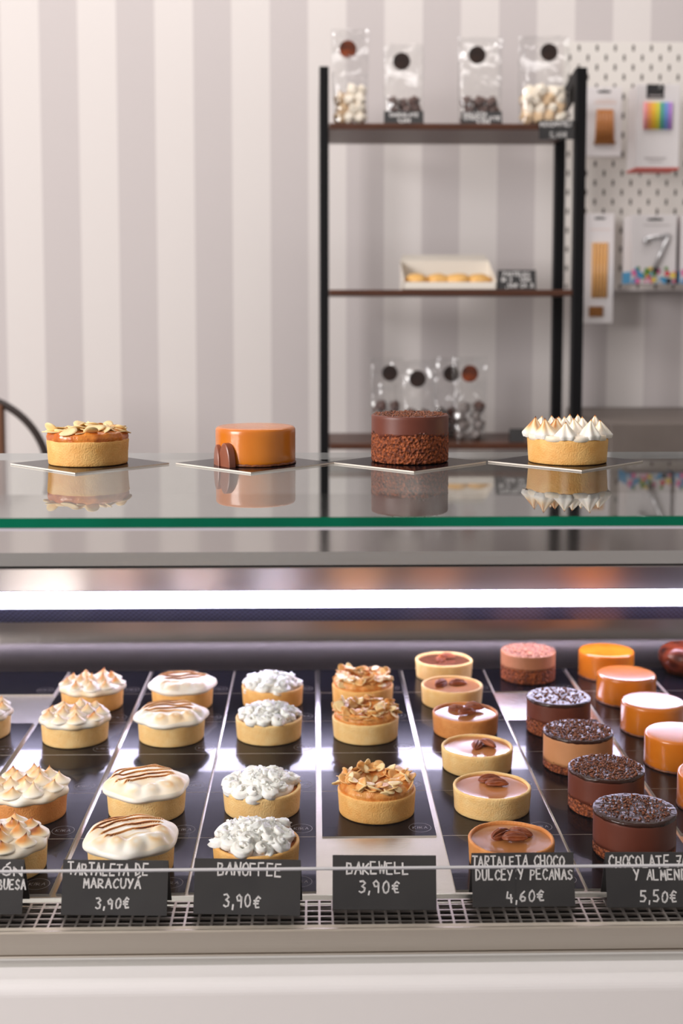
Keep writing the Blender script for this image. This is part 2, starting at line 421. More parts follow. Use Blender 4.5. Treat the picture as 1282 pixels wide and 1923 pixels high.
# rear hood: top plate, fascia, light strip, vent
hood = [prof(1036, 1.42), (1.88, CZ-.267), (1.88, CZ-.30), (1.70, CZ-.30), (1.63, CZ-.30), (1.63, prof(1108, 1.592)[1]), prof(1108, 1.592), prof(1067, 1.578), (1.578, prof(1061, 1.42)[1]), prof(1061, 1.42)]
hood[1] = (1.88, hood[0][1])
v, f = extrude_x(hood, CX0+.016, CX1-.016); o = mk('hood', v, f, [M['steel_top'], M['steel'], M['steel_hood']], case, False)
for p in o.data.polygons:
    nrm = p.normal
    p.material_index = 0 if abs(nrm.z) > .9 and p.center.y > 1.5 and p.center.z > CZ-.29 else 2 if nrm.y < -.3 and p.center.y > 1.5 else 1
v, f = extrude_x([prof(1058, 1.424), prof(1065, 1.424), (1.434, prof(1065, 1.424)[1]), (1.434, prof(1058, 1.424)[1])], CX0+.017, CX1-.017); mk('hood_gap_shade', v, f, M['void'], case, False)  # black strip painting in the shade under the hood overhang
g = G(); a = prof(1110, 1.594); b_ = prof(1140, 1.594)
v, f = extrude_x([a, (1.622, a[1]), (1.622, b_[1]), b_], CX0+.03, CX1-.03); o = mk('light_strip', v, f, [M['steel'], M['led']], case, False)
for p in o.data.polygons: p.material_index = 1 if p.normal.y < -.9 or p.normal.z < -.9 else 0
a2 = prof(1134, 1.6225); b2 = prof(1166, 1.634)
v, f = extrude_x([a2, b2, (1.67, b2[1]), (1.67, CZ-.32), (1.6225, CZ-.32)], CX0+.017, CX1-.017); mk('air_vent', v, f, [M['vent']], case, False)
# end panels
for x0, x1 in ((CX0, CX0+.015), (CX1-.015, CX1)):
    pl = [(1.88, .86), (1.88, CZ-.44), (.9308, CZ-.44), (.9308, .86)]
    v, f = extrude_x(pl, x0, x1); mk('end_panel', v, f, M['white_panel'], case, False)
    pl = [(1.88, CZ-.4395), (1.88, CZ-.2), (1.262, GZ-.0075), (.858, GZ-.0075), (.9308, CZ-.4395)]
    v, f = extrude_x(pl, x0+.004, x1-.005); mk('end_glass', v, f, M['glass'], case, False)
g = G(); g.box(CX0+.016, CX1-.016, 1.84, 1.88, .10, CZ-.31); g.obj('rear_panel', M['steel_pale'], case)
# top glass
gx0, gx1 = CX0-.004, CX1+.004
def slab(name, P8, face_m, edge_m, parent, edges):
    f = [(0, 1, 2, 3), (7, 6, 5, 4), (0, 4, 5, 1), (1, 5, 6, 2), (2, 6, 7, 3), (3, 7, 4, 0)]
    return mk(name, P8, f, [face_m, edge_m], parent, False, [0, 0]+edges)
yf, yr = .8545, 1.252
t = .0068
o = slab('top_glass', [(gx0, yf, GZ-t), (gx0, yr, GZ-t), (gx1, yr, GZ-t), (gx1, yf, GZ-t), (gx0, yf, GZ), (gx0, yr, GZ), (gx1, yr, GZ), (gx1, yf, GZ)],
     M['glass_top'], M['green_edge'], case, [1, 1, 1, 1])
o.data.materials.append(M['pale_edge']); o.data.polygons[3].material_index = 2
g = G(); g.box(CX0+.002, CX1-.002, yf+.0005, yf+.006, GZ-t-.0020, GZ-t-.0001); g.obj('seal_strip', M['seal'], case)
# upper front glass, slightly raked, and the low guard glass in two panes
zb = ony(641, 1631, .935).z
zt2 = GZ-t-.0022
yt = yf+.002
g = slab('front_glass', [(CX0+.016, .934, zb), (CX0+.016, .938, zb), (CX1-.016, .938, zb), (CX1-.016, .934, zb),
         (CX0+.016, yt, zt2), (CX0+.016, yt+.004, zt2), (CX1-.016, yt+.004, zt2), (CX1-.016, yt, zt2)], M['glass'], M['pale_edge'], case, [1, 0, 1, 0])
g.data.polygons[0].material_index = 1; g.data.polygons[1].material_index = 1
for p in g.data.polygons:
    p.material_index = 0 if abs(p.normal.y) > .5 else 1
xj = ony(967, 1690, .936).x
zg0 = prof(1742, .9365)[1]+.0008; zg1 = ony(641, 1633, .936).z
for x0, x1 in ((CX0+.016, xj-.0005), (xj+.0005, CX1-.016)):
    q = slab('guard_glass', [(x0, .935, zg0), (x0, .9385, zg0), (x1, .9385, zg0), (x1, .935, zg0), (x0, .935, zg1), (x0, .9385, zg1), (x1, .9385, zg1), (x1, .935, zg1)],
             M['glass'], M['pale_edge'], case, [0, 0, 0, 0])
    for p in q.data.polygons: p.material_index = 1 if p.normal.z > .9 else 0

# ---------------------------------------------------------------- cake boards
DX = [-.4262, -.3193, -.2125, -.1044, .0036, .1118, .2212, .3283, .4340, .5412]
GAP = [.0025, .0027, .0026, .0013, .0028, .0026, .0013, .0026, .0020, .002]
ROWY = [1.0013, 1.1103, 1.2191, 1.3287, 1.4357, 1.5452, 1.6470]     # row 1 (front) .. row 6
def board_mesh(sx, sy):
    g = G(); g.box(-sx/2, sx/2, -sy/2, sy/2, -.0013, 0)
    me = bpy.data.meshes.new('cake_board'); me.from_pydata([tuple(p) for p in g.v], [], g.f)
    me.materials.append(M['board_black']); me.materials.append(M['board_edge'])
    for p in me.polygons: p.material_index = 0 if p.normal.z > .5 else 1
    return me
GLY = {
 'A': [[(0, 0), (.5, 1), (1, 0)], [(.2, .38), (.8, .38)]],
 'B': [[(0, 0), (0, 1), (.6, .95), (.72, .75), (.55, .55), (.05, .52)], [(.55, .54), (.9, .35), (.8, .08), (0, 0)]],
 'C': [[(.95, .82), (.65, 1), (.25, .9), (0, .5), (.2, .12), (.6, 0), (.95, .16)]],
 'D': [[(0, 0), (0, 1), (.55, .92), (.9, .55), (.7, .15), (0, 0)]],
 'E': [[(.85, 1), (0, 1), (0, 0), (.9, 0)], [(0, .5), (.7, .5)]],
 'F': [[(.85, 1), (0, 1), (0, 0)], [(0, .52), (.7, .52)]],
 'G': [[(.95, .85), (.6, 1), (.15, .85), (0, .45), (.2, .08), (.65, 0), (.95, .2), (.95, .45), (.55, .45)]],
 'H': [[(0, 0), (0, 1)], [(.9, 0), (.9, 1)], [(0, .5), (.9, .5)]],
 'I': [[(.3, 0), (.3, 1)]],
 'K': [[(0, 0), (0, 1)], [(.9, 1), (.05, .45), (.95, 0)]],
 'L': [[(0, 1), (0, 0), (.8, 0)]],
 'M': [[(0, 0), (.1, 1), (.5, .35), (.9, 1), (1, 0)]],
 'N': [[(0, 0), (0, 1), (.9, 0), (.9, 1)]],
 'O': [[(.5, 1), (.15, .85), (0, .5), (.15, .12), (.5, 0), (.85, .12), (1, .5), (.85, .85), (.5, 1)]],
 'P': [[(0, 0), (0, 1), (.65, .95), (.85, .75), (.65, .5), (0, .45)]],
 'R': [[(0, 0), (0, 1), (.65, .95), (.8, .75), (.6, .52), (.05, .48), (.9, 0)]],
 'S': [[(.85, .85), (.5, 1), (.1, .82), (.25, .55), (.75, .42), (.85, .18), (.45, 0), (0, .14)]],
 'T': [[(0, 1), (1, 1)], [(.5, 1), (.5, 0)]],
 'U': [[(0, 1), (.02, .3), (.25, .02), (.65, .02), (.9, .3), (.92, 1)]],
 'W': [[(0, 1), (.2, 0), (.5, .7), (.8, 0), (1, 1)]],
 'Y': [[(0, 1), (.45, .5)], [(.95, 1), (.3, 0)]],
 '0': [[(.45, 1), (.1, .8), (0, .45), (.15, .08), (.45, 0), (.75, .15), (.85, .5), (.72, .85), (.45, 1)]],
 '2': [[(.05, .8), (.4, 1), (.8, .8), (.65, .5), (0, 0), (.85, 0)]],
 '3': [[(.05, .95), (.5, 1), (.8, .78), (.35, .55), (.8, .35), (.7, .08), (.3, -.02), (0, .1)]],
 '4': [[(.2, 1), (0, .4), (.85, .4)], [(.65, .75), (.65, -.05)]],
 '5': [[(.85, 1), (.15, 1), (.1, .58), (.6, .58), (.85, .3), (.6, .02), (.05, .05)]],
 '6': [[(.75, 1), (.2, .65), (0, .25), (.25, 0), (.7, .08), (.8, .35), (.45, .5), (.05, .3)]],
 '7': [[(0, 1), (.85, 1), (.35, 0)], [(.2, .5), (.75, .5)]],
 '9': [[(.8, .75), (.45, 1), (.05, .8), (.2, .5), (.6, .5), (.8, .8), (.72, 0)]],
 ',': [[(.3, .12), (.15, -.22)]],
 '€': [[(.95, .85), (.6, 1), (.28, .75), (.22, .4), (.4, .05), (.9, .08)], [(0, .62), (.75, .62)], [(0, .38), (.7, .38)]],
 '%': [[(.1, 0), (.9, 1)], [(.15, .95), (0, .8), (.15, .65), (.3, .8), (.15, .95)], [(.85, .35), (.7, .2), (.85, .05), (1, .2), (.85, .35)]],
}
GLY['Ó'] = GLY['O']+[[(.45, 1.15), (.8, 1.4)]]
GLY['Á'] = GLY['A']+[[(.5, 1.15), (.95, 1.35)]]
def strokes(text, x0, x1, y0, h, sw, rnd, jit=.06):
    """handwritten capitals between x0..x1, base line y0, height h -> list of quads (2D)"""
    wid = [(.35 if c in ' ,I' else 1.0) for c in text]; gap = .34
    wid = [(.75 if c == ' ' else q) for c, q in zip(text, wid)]
    tot = sum(wid)+gap*(len(text)-1); s = (x1-x0)/tot; cx = x0; quads = []
    for c, q in zip(text, wid):
        dy = rnd.uniform(-.05, .05)*h; hs = h*rnd.uniform(.93, 1.07); sl = rnd.uniform(-.06, .10)
        for pl in GLY.get(c, []):
            pts = [(cx+s*q*(px if q == 1 else px*1.0)*.98 + sl*h*py + rnd.uniform(-jit, jit)*s*.35, y0+dy+hs*py+rnd.uniform(-jit, jit)*h*.35) for px, py in pl]
            for (ax, ay), (bx, by) in zip(pts, pts[1:]):
                dx, dyy = bx-ax, by-ay; l = math.hypot(dx, dyy)
                if l < 1e-9: continue
                ux, uy = dx/l, dyy/l; wq = sw*rnd.uniform(.85, 1.15)/2
                ax_, ay_, bx_, by_ = ax-ux*wq*.7, ay-uy*wq*.7, bx+ux*wq*.7, by+uy*wq*.7
                quads.append([(ax_+uy*wq, ay_-ux*wq), (bx_+uy*wq, by_-ux*wq), (bx_-uy*wq, by_+ux*wq), (ax_-uy*wq, ay_+ux*wq)])
        cx += s*(q+gap)
    return quads
def logo_mesh():
    v = []; f = []
    n = 48; r0, r1 = .00985, .01025
    for k in range(n):
        a = 2*PI*k/n
        v += [(r0*math.cos(a), r0*math.sin(a), 0), (r1*math.cos(a), r1*math.sin(a), 0)]
    f = [(2*k, 2*k+1, 2*((k+1) % n)+1, 2*((k+1) % n)) for k in range(n)]
    for q in strokes('KIRA', -.0066, .0066, -.0022, .0046, .00042, random.Random(1), 0):
        o = len(v); v += [(x, y, 0) for x, y in q]; f.append((o, o+1, o+2, o+3))
    me = bpy.data.meshes.new('logo'); me.from_pydata(v, [], f); me.materials.append(M['logo']); return me
LOGO = logo_mesh()
BM = {}
ORD = {1: 'front', 2: 'second', 3: 'third', 4: 'fourth', 5: 'fifth', 6: 'rearmost'}
COLN = {-1: 'outermost empty', 0: 'cut-off meringue', 1: 'spiked meringue', 2: 'striped meringue', 3: 'whipped cream', 4: 'almond', 5: 'pecan', 6: 'chocolate cake', 7: 'caramel cake', 8: 'chocolate fondant'}
MISSING = {(0, 5), (6, 5), (4, 1)}
EMPTY = {(0, 6), (0, 3), (0, 1), (0, 2), (-1, 1), (-1, 2), (-1, 3), (-1, 4), (-1, 5), (-1, 6), (1, 6), (1, 3), (2, 6), (2, 3), (3, 6), (3, 3), (4, 6), (4, 3), (8, 5)}
VIS = {-1: range(1, 7), 0: (1, 2, 3, 4, 6), 1: range(1, 7), 2: range(1, 7), 3: range(1, 7), 4: range(2, 7), 5: range(1, 7), 6: (1, 2, 3, 4, 6), 7: range(2, 7), 8: (5, 6)}
rb = random.Random(5)
for c in range(-1, 9):
    x0 = DX[c]+GAP[c] if c >= 0 else -.5330; x1 = DX[c+1]-GAP[c+1]
    for rr in VIS[c]:
        y0, y1 = ROWY[rr-1]+.0002, ROWY[rr]-.0004
        key = (round(x1-x0, 4), round(y1-y0, 4))
        if key not in BM: BM[key] = board_mesh(*key)
        o = bpy.data.objects.new('cake_board', BM[key]); col.objects.link(o)
        o.location = ((x0+x1)/2, (y0+y1)/2, ZT+rb.uniform(-.0001, 0))
        if (c, rr) in EMPTY: lb = f'empty glossy black cake board in {ORD[rr]} row of the {COLN[c]} column'
        else: lb = f'glossy black cake board under the {ORD[rr]} row pastry of the {COLN[c]} column'
        tag(o, lb, 'cake board', 'black cake boards on the tray')
        l = bpy.data.objects.new('logo', LOGO); col.objects.link(l); l.parent = o
        l.location = (key[0]/2-.0135, -key[1]/2+.018, .00012)

# ---------------------------------------------------------------- pastries: part builders
H0 = .0225
RC = .0368
MESH = {}
def shared(key, build):
    """first call builds; later calls copy the same mesh"""
    if key in MESH: return lambda parent: inst(MESH[key], parent)
    def first(parent):
        o = build(); o.parent = parent; MESH[key] = o; return o
    return first
def crust(parent, m, seed=0, R=RC, H=H0, t=.0034):
    s = seed*7.3
    def d(a, r, z):
        k = 1+.010*nz(math.cos(a)*1.5+s, math.sin(a)*1.5, z*40) + .004*nz(math.cos(a)*9+s, math.sin(a)*9, z*300)
        zz = z + (.0006*nz(math.cos(a)*2+s, math.sin(a)*2, 5) if z > .015 else 0) + (.0003*nz(math.cos(a)*8+s, math.sin(a)*8, 9) if z > .015 else 0)
        return r*k, zz
    P = [(0, .0003), (R*.93, .0002), (R*.955, .0004), (R*.965, .0014)]
    for k in range(1, 9): P.append((R*(.965+.035*k/8), .0014+(H-.0028)*k/8))
    P += [(R-.0003, H-.0005), (R-.001, H), (R-t+.0009, H+.0001), (R-t+.0002, H-.0006), (R-t, H-.002), (R-t, H-.007), (0, H-.007)]
    v, f = lathe(P, 112, d)
    return mk('crust', v, f, m, parent)
def star_blob(R, H, nf, depth, twist, rnd, rows=16, seg=30, power=1.4, lean=(0, 0), base=.35):
    """piped kiss: star cross-section, optional twist; returns verts, faces, t-values"""
    v = []; f = []; tv = []
    ph = rnd.uniform(0, 6.28)
    for i in range(rows):
        t = i/(rows-1)
        if t < base: r = R*(.86+.14*math.sin(PI/2*t/base))
        else:
            q = (t-base)/(1-base); r = R*((1-q)**power*.97+.03*(1-q))
        z = H*t
        for k in range(seg):
            a = 2*PI*k/seg
            rr = r*(1-depth*(.5+.5*math.cos(nf*(a+twist*t)+ph))*(1-.2*t))
            v.append((rr*math.cos(a)+lean[0]*t*t*H, rr*math.sin(a)+lean[1]*t*t*H, z)); tv.append((t, .5-.5*math.cos(nf*(a+twist*t)+ph), a))
    v.append((lean[0]*H, lean[1]*H, H*1.02)); tv.append((1, 1, 0))
    for i in range(rows-1):
        for k in range(seg): f.append((i*seg+k, i*seg+(k+1) % seg, (i+1)*seg+(k+1) % seg, (i+1)*seg+k))
    for k in range(seg): f.append(((rows-1)*seg+k, (rows-1)*seg+(k+1) % seg, len(v)-1))
    return v, f, tv
def meringue_kisses(parent, seed, starred=False):
    rnd = random.Random(seed); V = []; F = []; T = []
    def add(v, f, t):
        o = len(V); V.extend(v); F.extend(tuple(a+o for a in q) for q in f); T.extend(t)
    Rm = .0385
    s = seed*3.1
    def d(a, r, z): return r*(1+.035*math.cos(9*a+seed)*(r/Rm)+.02*nz(math.cos(a)*2+s, math.sin(a)*2, 1)), z+.0006*nz(math.cos(a)*r*90+s, math.sin(a)*r*90, z*90)
    P = [(RC*.93, H0-.0005), (Rm*.985, H0-.0012), (Rm*1.0, H0+.0012), (Rm*.985, H0+.0035), (Rm*.93, H0+.0052), (Rm*.8, H0+.0066), (Rm*.5, H0+.0078), (0, H0+.0082)]
    if starred: P = [(r*.96, z-(.002 if r < Rm*.95 else 0)) for r, z in P]
    v, f = lathe(P, 110, d)
    add(v, f, [max(0, .12+.25*nz(p[0]*70+s, p[1]*70, 2)) for p in v])
    side = rnd.uniform(2.2, 4.0)
    rings = ((.0285, 9), (.0150, 5), (.002, 1)) if not starred else ((.0295, 9), (.0150, 5), (.002, 1))
    for rr, n in rings:
        off = rnd.uniform(0, 6.28)
        for k in range(n):
            a = off+2*PI*k/n+rnd.uniform(-.1, .1); q = rr+rnd.uniform(-.0012, .0012)
            if starred:
                v, f, t = star_blob(rnd.uniform(.0108, .0120), rnd.uniform(.0165, .0200), 6, .30, .25, rnd, 20, 36, 1.15, (rnd.uniform(-.15, .15), rnd.uniform(-.15, .15)), .22)
                z0 = H0+.0002 if rr > .02 else H0+.0015
            else:
                v, f, t = star_blob(rnd.uniform(.0100, .0114), rnd.uniform(.0105, .0140), 5, .05, .5, rnd, 18, 28, 1.75, (rnd.uniform(-.3, .3), rnd.uniform(-.3, .3)), .2)
                z0 = H0+.0038 if rr > .02 else H0+.0058
            x, y = q*math.cos(a), q*math.sin(a)
            heavy = rnd.uniform(.55, 1.1)
            tt = []
            for (h, rid, aa) in t:
                dirn = .5+.5*math.cos(aa-side)
                if starred:
                    burnt = 1.0 if math.cos(a-3.3) > .75 else .30
                    val = (ss(.84, 1.0, h)*.95*heavy + ss(.35, .85, h)*.55*rid**5*heavy*(.3+.7*dirn) + (burnt if burnt > .5 else .12)*ss(.15, .6, h)*(.35+.3*rid)*heavy*(.5+.5*dirn))
                else:
                    val = ss(.06, .55, h)*.50*heavy*(.5+.7*dirn) + ss(.66, 1., h)*.60*heavy*rnd.uniform(.8, 1)
                tt.append(max(0, min(1, val*1.22)))
            add([(p[0]+x, p[1]+y, p[2]+z0) for p in v], f, tt)
    return mk('meringue', V, F, M['meringue'], parent, attrs={'toast': T})
def meringue_swept(parent, seed, ang=.5):
    rnd = random.Random(seed); nr, na = 84, 220; Rm = .0392; V = []; F = []; T = []
    s = seed*5.7; ca, sa = math.cos(ang), math.sin(ang)
    lobes = [(a, rnd.uniform(.0285, .032), rnd.uniform(.0022, .0042), rnd.uniform(.0065, .0085)) for a in [-2.9, -2.35, -1.85, -1.3, -.75, -.2]]
    def surf(x, y):
        r = math.hypot(x, y)/Rm
        u, v = ca*x+sa*y, -sa*x+ca*y
        h = .0115*(1-.55*max(0, r-.35)**2/.42)
        h += .0016*nz(x*60+s, y*60, 0)
        tz = .10+.30*nz(x*45+s, y*45, 3)
        ph = (v+.0025*math.sin(u*70+s)+u*u*2.2)/.0104 + s
        fr = ph-math.floor(ph); cell = math.floor(ph)
        rw = random.Random(cell*13+seed); u0, u1 = rw.uniform(-.034, -.024), rw.uniform(.020, .034)
        m = ss(u0-.003, u0+.004, u)*(1-ss(u1-.004, u1+.003, u))*ss(-.019, -.011, v)*(1-ss(.93, 1.0, r))
        h += m*.0021*(1-fr)**1.2*ss(0, .10, fr)
        line = math.exp(-((fr-.04)/.034)**2)*m
        tz += line*.80 + m*.34*(1-fr)**2.5*(.6+.9*nz(x*40+s, y*40, 12))
        for (a, rr, hh, w_) in lobes:
            d2 = ((x-rr*math.cos(a))**2+(y-rr*math.sin(a))**2)/w_**2
            e = math.exp(-d2*d2*.8); h += hh*e; tz += .32*e*math.exp(-((math.sqrt(d2)-.5)/.35)**2)*(.5+.8*nz(x*90, y*90+s, 8))
        return h, max(0, min(1, tz))
    V.append((0, 0, H0+surf(0, 0)[0])); T.append(surf(0, 0)[1])
    for i in range(1, nr+1):
        q = i/nr
        for k in range(na):
            a = 2*PI*k/na; edge = 1+.035*math.sin(6*a+s)+.03*nz(math.cos(a)*2+s, math.sin(a)*2, 4)
            if q < .86: r = Rm*edge*q/.86; x, y = r*math.cos(a), r*math.sin(a); h, t = surf(x/edge, y/edge); 
            else:
                e = (q-.86)/.14; h1, t = surf(Rm*math.cos(a)*.999, Rm*math.sin(a)*.999)
                r = Rm*edge*(1+.03*math.sin(PI*e)-.10*max(0, e-.6)); x, y = r*math.cos(a), r*math.sin(a); h = h1*(1-e)-.0012*e; t = t*.4*(1-e)
            V.append((x, y, H0+h)); T.append(t)
    F = [(0, 1+k, 1+(k+1) % na) for k in range(na)]
    for i in range(nr-1):
        b = 1+i*na
        F += [(b+k, b+na+k, b+na+(k+1) % na, b+(k+1) % na) for k in range(na)]
    return mk('meringue', V, F, M['meringue'], parent, attrs={'toast': T})
def cream_rosettes(parent, seed):
    rnd = random.Random(seed); V = []; F = []
    def add(v, f):
        o = len(V); V.extend(v); F.extend(tuple(a+o for a in q) for q in f)
    v, f = lathe([(.0300, H0-.003), (.0305, H0), (.027, H0+.0035), (.018, H0+.0058), (0, H0+.0068)], 60); add(v, f)
    def rosette(R0, Hh, turns, rope):
        N_, m_ = 46, 15; v = []; f = []; ph = rnd.uniform(0, 6.28); sg = 1
        for i in range(N_+1):
            q = i/N_; a = ph+sg*turns*2*PI*q; rad = R0*(1-q)**.8; rp = rope*(1-.25*q)
            if q > .93: rp *= max(.05, (1-q)/.07)
            if q < .08: rp *= max(.15, q/.08)
            c = Vector((rad*math.cos(a), rad*math.sin(a), rope*.7+Hh*q**1.1)); nrm = Vector((math.cos(a), math.sin(a), 0))
            for k in range(m_):
                b = 2*PI*k/m_; rr_ = rp*(1+.30*math.cos(6*b+sg*5*q))
                v.append(c+nrm*(rr_*math.cos(b))+Vector((0, 0, rr_*math.sin(b))))
        for i in range(N_):
            for k in range(m_): f.append((i*m_+k, (i+1)*m_+k, (i+1)*m_+(k+1) % m_, i*m_+(k+1) % m_))
        return v, f
    for rr, n, z0, Rr, Hh in ((.0268, 12, H0-.0008, .0066, .0044), (.0180, 9, H0+.0024, .0066, .0042), (.0095, 6, H0+.0048, .0062, .0040), (.0005, 1, H0+.0064, .0062, .0046)):
        off = rnd.uniform(0, 6.28)
        for k in range(n):
            a = off+2*PI*k/n+rnd.uniform(-.18, .18); q = rr+rnd.uniform(-.002, .002)
            v, f = rosette(Rr*rnd.uniform(.9, 1.15), Hh*rnd.uniform(.8, 1.2), rnd.uniform(.9, 1.5), .0040*rnd.uniform(.9, 1.2))
            tilt = Matrix.Rotation(rnd.uniform(.1, .8), 3, Vector((-math.sin(a+.5), math.cos(a+.5), 0)))
            s = rnd.uniform(0, 50); w = []
            for p in v:
                pp = tilt @ p; kk = nz(pp.x*220+s, pp.y*220, pp.z*220)*.0007
                w.append((pp.x+kk+q*math.cos(a), pp.y-kk+q*math.sin(a), pp.z+z0+kk))
            add(w, f)
    return mk('whipped_cream', V, F, M['cream'], parent)
def flake_mesh(seed, m):
    rnd = random.Random(seed); n = 18; L, W = .0062, .0042; th = .00035; V = []; F = []
    for sgn in (1, -1):
        V.append((0, 0, sgn*th))
        for q in (.6, 1.0):
            for k in range(n):
                a = 2*PI*k/n
                x = L*math.cos(a); y = W*math.sin(a)*(1-.28*math.cos(a)); kx = 1+.05*nz(math.cos(a)*2+seed, math.sin(a)*2, 0)
                x *= q*kx; y *= q*kx
                V.append((x, y, sgn*th*(1 if q < 1 else .7)+x*x*14+y*y*8*rnd.uniform(.95, 1.05)))
    o2 = 1+2*n
    for k in range(n):
        k2 = (k+1) % n
        F += [(0, 1+k, 1+k2), (1+k, 1+n+k, 1+n+k2, 1+k2), (o2, o2+1+k2, o2+1+k), (o2+1+k, o2+1+k2, o2+1+n+k2, o2+1+n+k), (1+n+k, o2+1+n+k, o2+1+n+k2, 1+n+k2)]
    me = bpy.data.meshes.new('almond_flake'); me.from_pydata(V, [], F); me.materials.append(m)
    me.polygons.foreach_set('use_smooth', [True]*len(me.polygons)); return me
FLAKES = [flake_mesh(k, M['almond'] if k % 2 == 0 else M['almond_toast']) for k in range(6)]
def flakes(parent, seed, n, r0, r1, zf, tilt, big=1.0, pale=.55):
    rnd = random.Random(seed)
    for k in range(n):
        a = 2*PI*(k*.618034 % 1)+rnd.uniform(-.15, .15); r = math.sqrt(rnd.uniform(r0*r0, r1*r1))
        me = FLAKES[rnd.choice((0, 2, 4)) if rnd.random() < pale else rnd.choice((1, 3, 5))]
        o = bpy.data.objects.new('almond_flake', me); col.objects.link(o); o.parent = parent
        o.location = (r*math.cos(a), r*math.sin(a), zf(r)+rnd.uniform(.0004, .0022))
        t = rnd.uniform(*tilt)
        o.rotation_euler = (Matrix.Rotation(a+rnd.uniform(-.7, .7), 3, 'Z') @ Matrix.Rotation(t, 3, rnd.choice(('Y', 'Y', 'X'))) @ Matrix.Rotation(rnd.uniform(0, 6.28), 3, 'Z')).to_euler()
        s = rnd.uniform(.8, 1.15)*big; o.scale = (s, s, s)
def frangipane(parent, seed, ring=True, m='frangipane'):
    s = seed*9.1
    def d(a, r, z):
        k = nz(math.cos(a)*r*130+s, math.sin(a)*r*130, z*60)
        return r*(1+.03*k), z+(.0014*k if r > 0 else 0)
    if ring: P = [(.0335, H0-.004), (.0350, H0), (.0352, H0+.003), (.0325, H0+.0068), (.0275, H0+.0092), (.022, H0+.0082), (.016, H0+.0045), (.010, H0+.0020), (.005, H0+.0016), (0, H0+.0015)]
    else: P = [(.0340, H0-.004), (.0364, H0-.0005), (.0369, H0+.0025), (.0356, H0+.0062), (.031, H0+.0080), (.022, H0+.0086), (.011, H0+.0088), (0, H0+.009)]
    Q = []
    for (r0, z0), (r1, z1) in zip(P, P[1:]):
        for k in range(3): Q.append((r0+(r1-r0)*k/3, z0+(z1-z0)*k/3))
    Q.append(P[-1]); v, f = lathe(Q, 100, d)
    return mk('frangipane', v, f, M[m], parent)
def pecan_mesh(seed):
    L, W, Hh = .0105, .0056, .0052; nu, nv = 36, 60; V = []; F = []
    for i in range(nu):
        u = -1+2*i/(nu-1); pr = max(0, 1-u*u)**.55*(1-.10*u)
        for k in range(nv):
            a = 2*PI*k/nv; c, s_ = math.cos(a), math.sin(a)
            wr = 1+.13*math.cos(a*10+.5*math.sin(u*5+seed))*(.3+.7*max(0, s_))*min(1, pr*1.4)+.10*nz(u*3.5+seed, c*2, s_*2)
            groove = .55*math.exp(-(c/.13)**2) if s_ > 0 else 0
            y = W*pr*c*wr; z = Hh*pr*(s_*wr-groove*s_)*(1 if s_ > 0 else .35)
            V.append((L*u, y, z+.0006*(1-u*u)))
    for i in range(nu-1):
        for k in range(nv): F.append((i*nv+k, (i+1)*nv+k, (i+1)*nv+(k+1) % nv, i*nv+(k+1) % nv))
    F += [tuple(range(nv))[::-1][::-1], tuple(range((nu-1)*nv, nu*nv))[::-1]]
    me = bpy.data.meshes.new('pecan_half'); me.from_pydata(V, [], F); me.materials.append(M['pecan'])
    bm = bmesh.new(); bm.from_mesh(me); bmesh.ops.remove_doubles(bm, verts=bm.verts, dist=1e-6); bmesh.ops.recalc_face_normals(bm, faces=bm.faces); bm.to_mesh(me); bm.free()
    me.polygons.foreach_set('use_smooth', [True]*len(me.polygons)); return me
PECANS = [pecan_mesh(k*3.3) for k in range(3)]
def sponge(parent, R, z1, amp, seed):
    s = seed*4.3; nz_ = 40
    P = [(0, .0003), (R*.6, .0003), (R*.97, .0003)]+[(R, .001+(z1-.001)*k/nz_) for k in range(nz_+1)]+[(R*.96, z1), (0, z1)]
    def d(a, r, z):
        c, q = math.cos(a), math.sin(a)
        if r > R*.9:
            k = nz(c*r*520+s, q*r*520, z*520)+.6*nz(c*r*1100, q*r*1100+s, z*1100)
            return r*(1+.018*k)*(1 if z > .001 else .99), max(.0001, z)
        return r, z
    v, f = lathe(P, 170, d)
    return mk('sponge', v, f, M['sponge'], parent)
def mousse(parent, R, z0, z1, m, seed, wob=.0016, gloss=False):
    s = seed*2.9
    P = [(R*.5, z0+.001), (R-.003, z0)]+[(R+.0003, z0+(z1-.0012-z0)*k/8) for k in range(9)]+[(R-.0001, z1-.0004), (R-.0008, z1), (R*.5, z1), (0, z1)]
    def d(a, r, z):
        if abs(z-z0) < .0005 and r > R*.8: return r, z+wob*(nz(math.cos(a)*3+s, math.sin(a)*3, 0)+.6*nz(math.cos(a)*9+s, math.sin(a)*9, 4))
        return r, z
    v, f = lathe(P, 120, d)
    return mk('mousse', v, f, M[m], parent)
def glaze(parent, R, z, seed):
    s = seed*1.7
    P = [(R+.0006, z-.0022), (R+.0008, z-.0004), (R+.0002, z+.0008), (R*.95, z+.0012)]+[(R*.95*(1-k/12), z+.0012) for k in range(1, 13)]
    def d(a, r, zz): 
        k = nz(math.cos(a)*r*200+s, math.sin(a)*r*200, 3)
        return r, zz+(.0006*k if zz > z else .0009*nz(math.cos(a)*6+s, math.sin(a)*6, 2) if zz < z-.001 else 0)
    v, f = lathe(P, 110, d); return mk('glaze', v, f, M['choc_glaze'], parent)
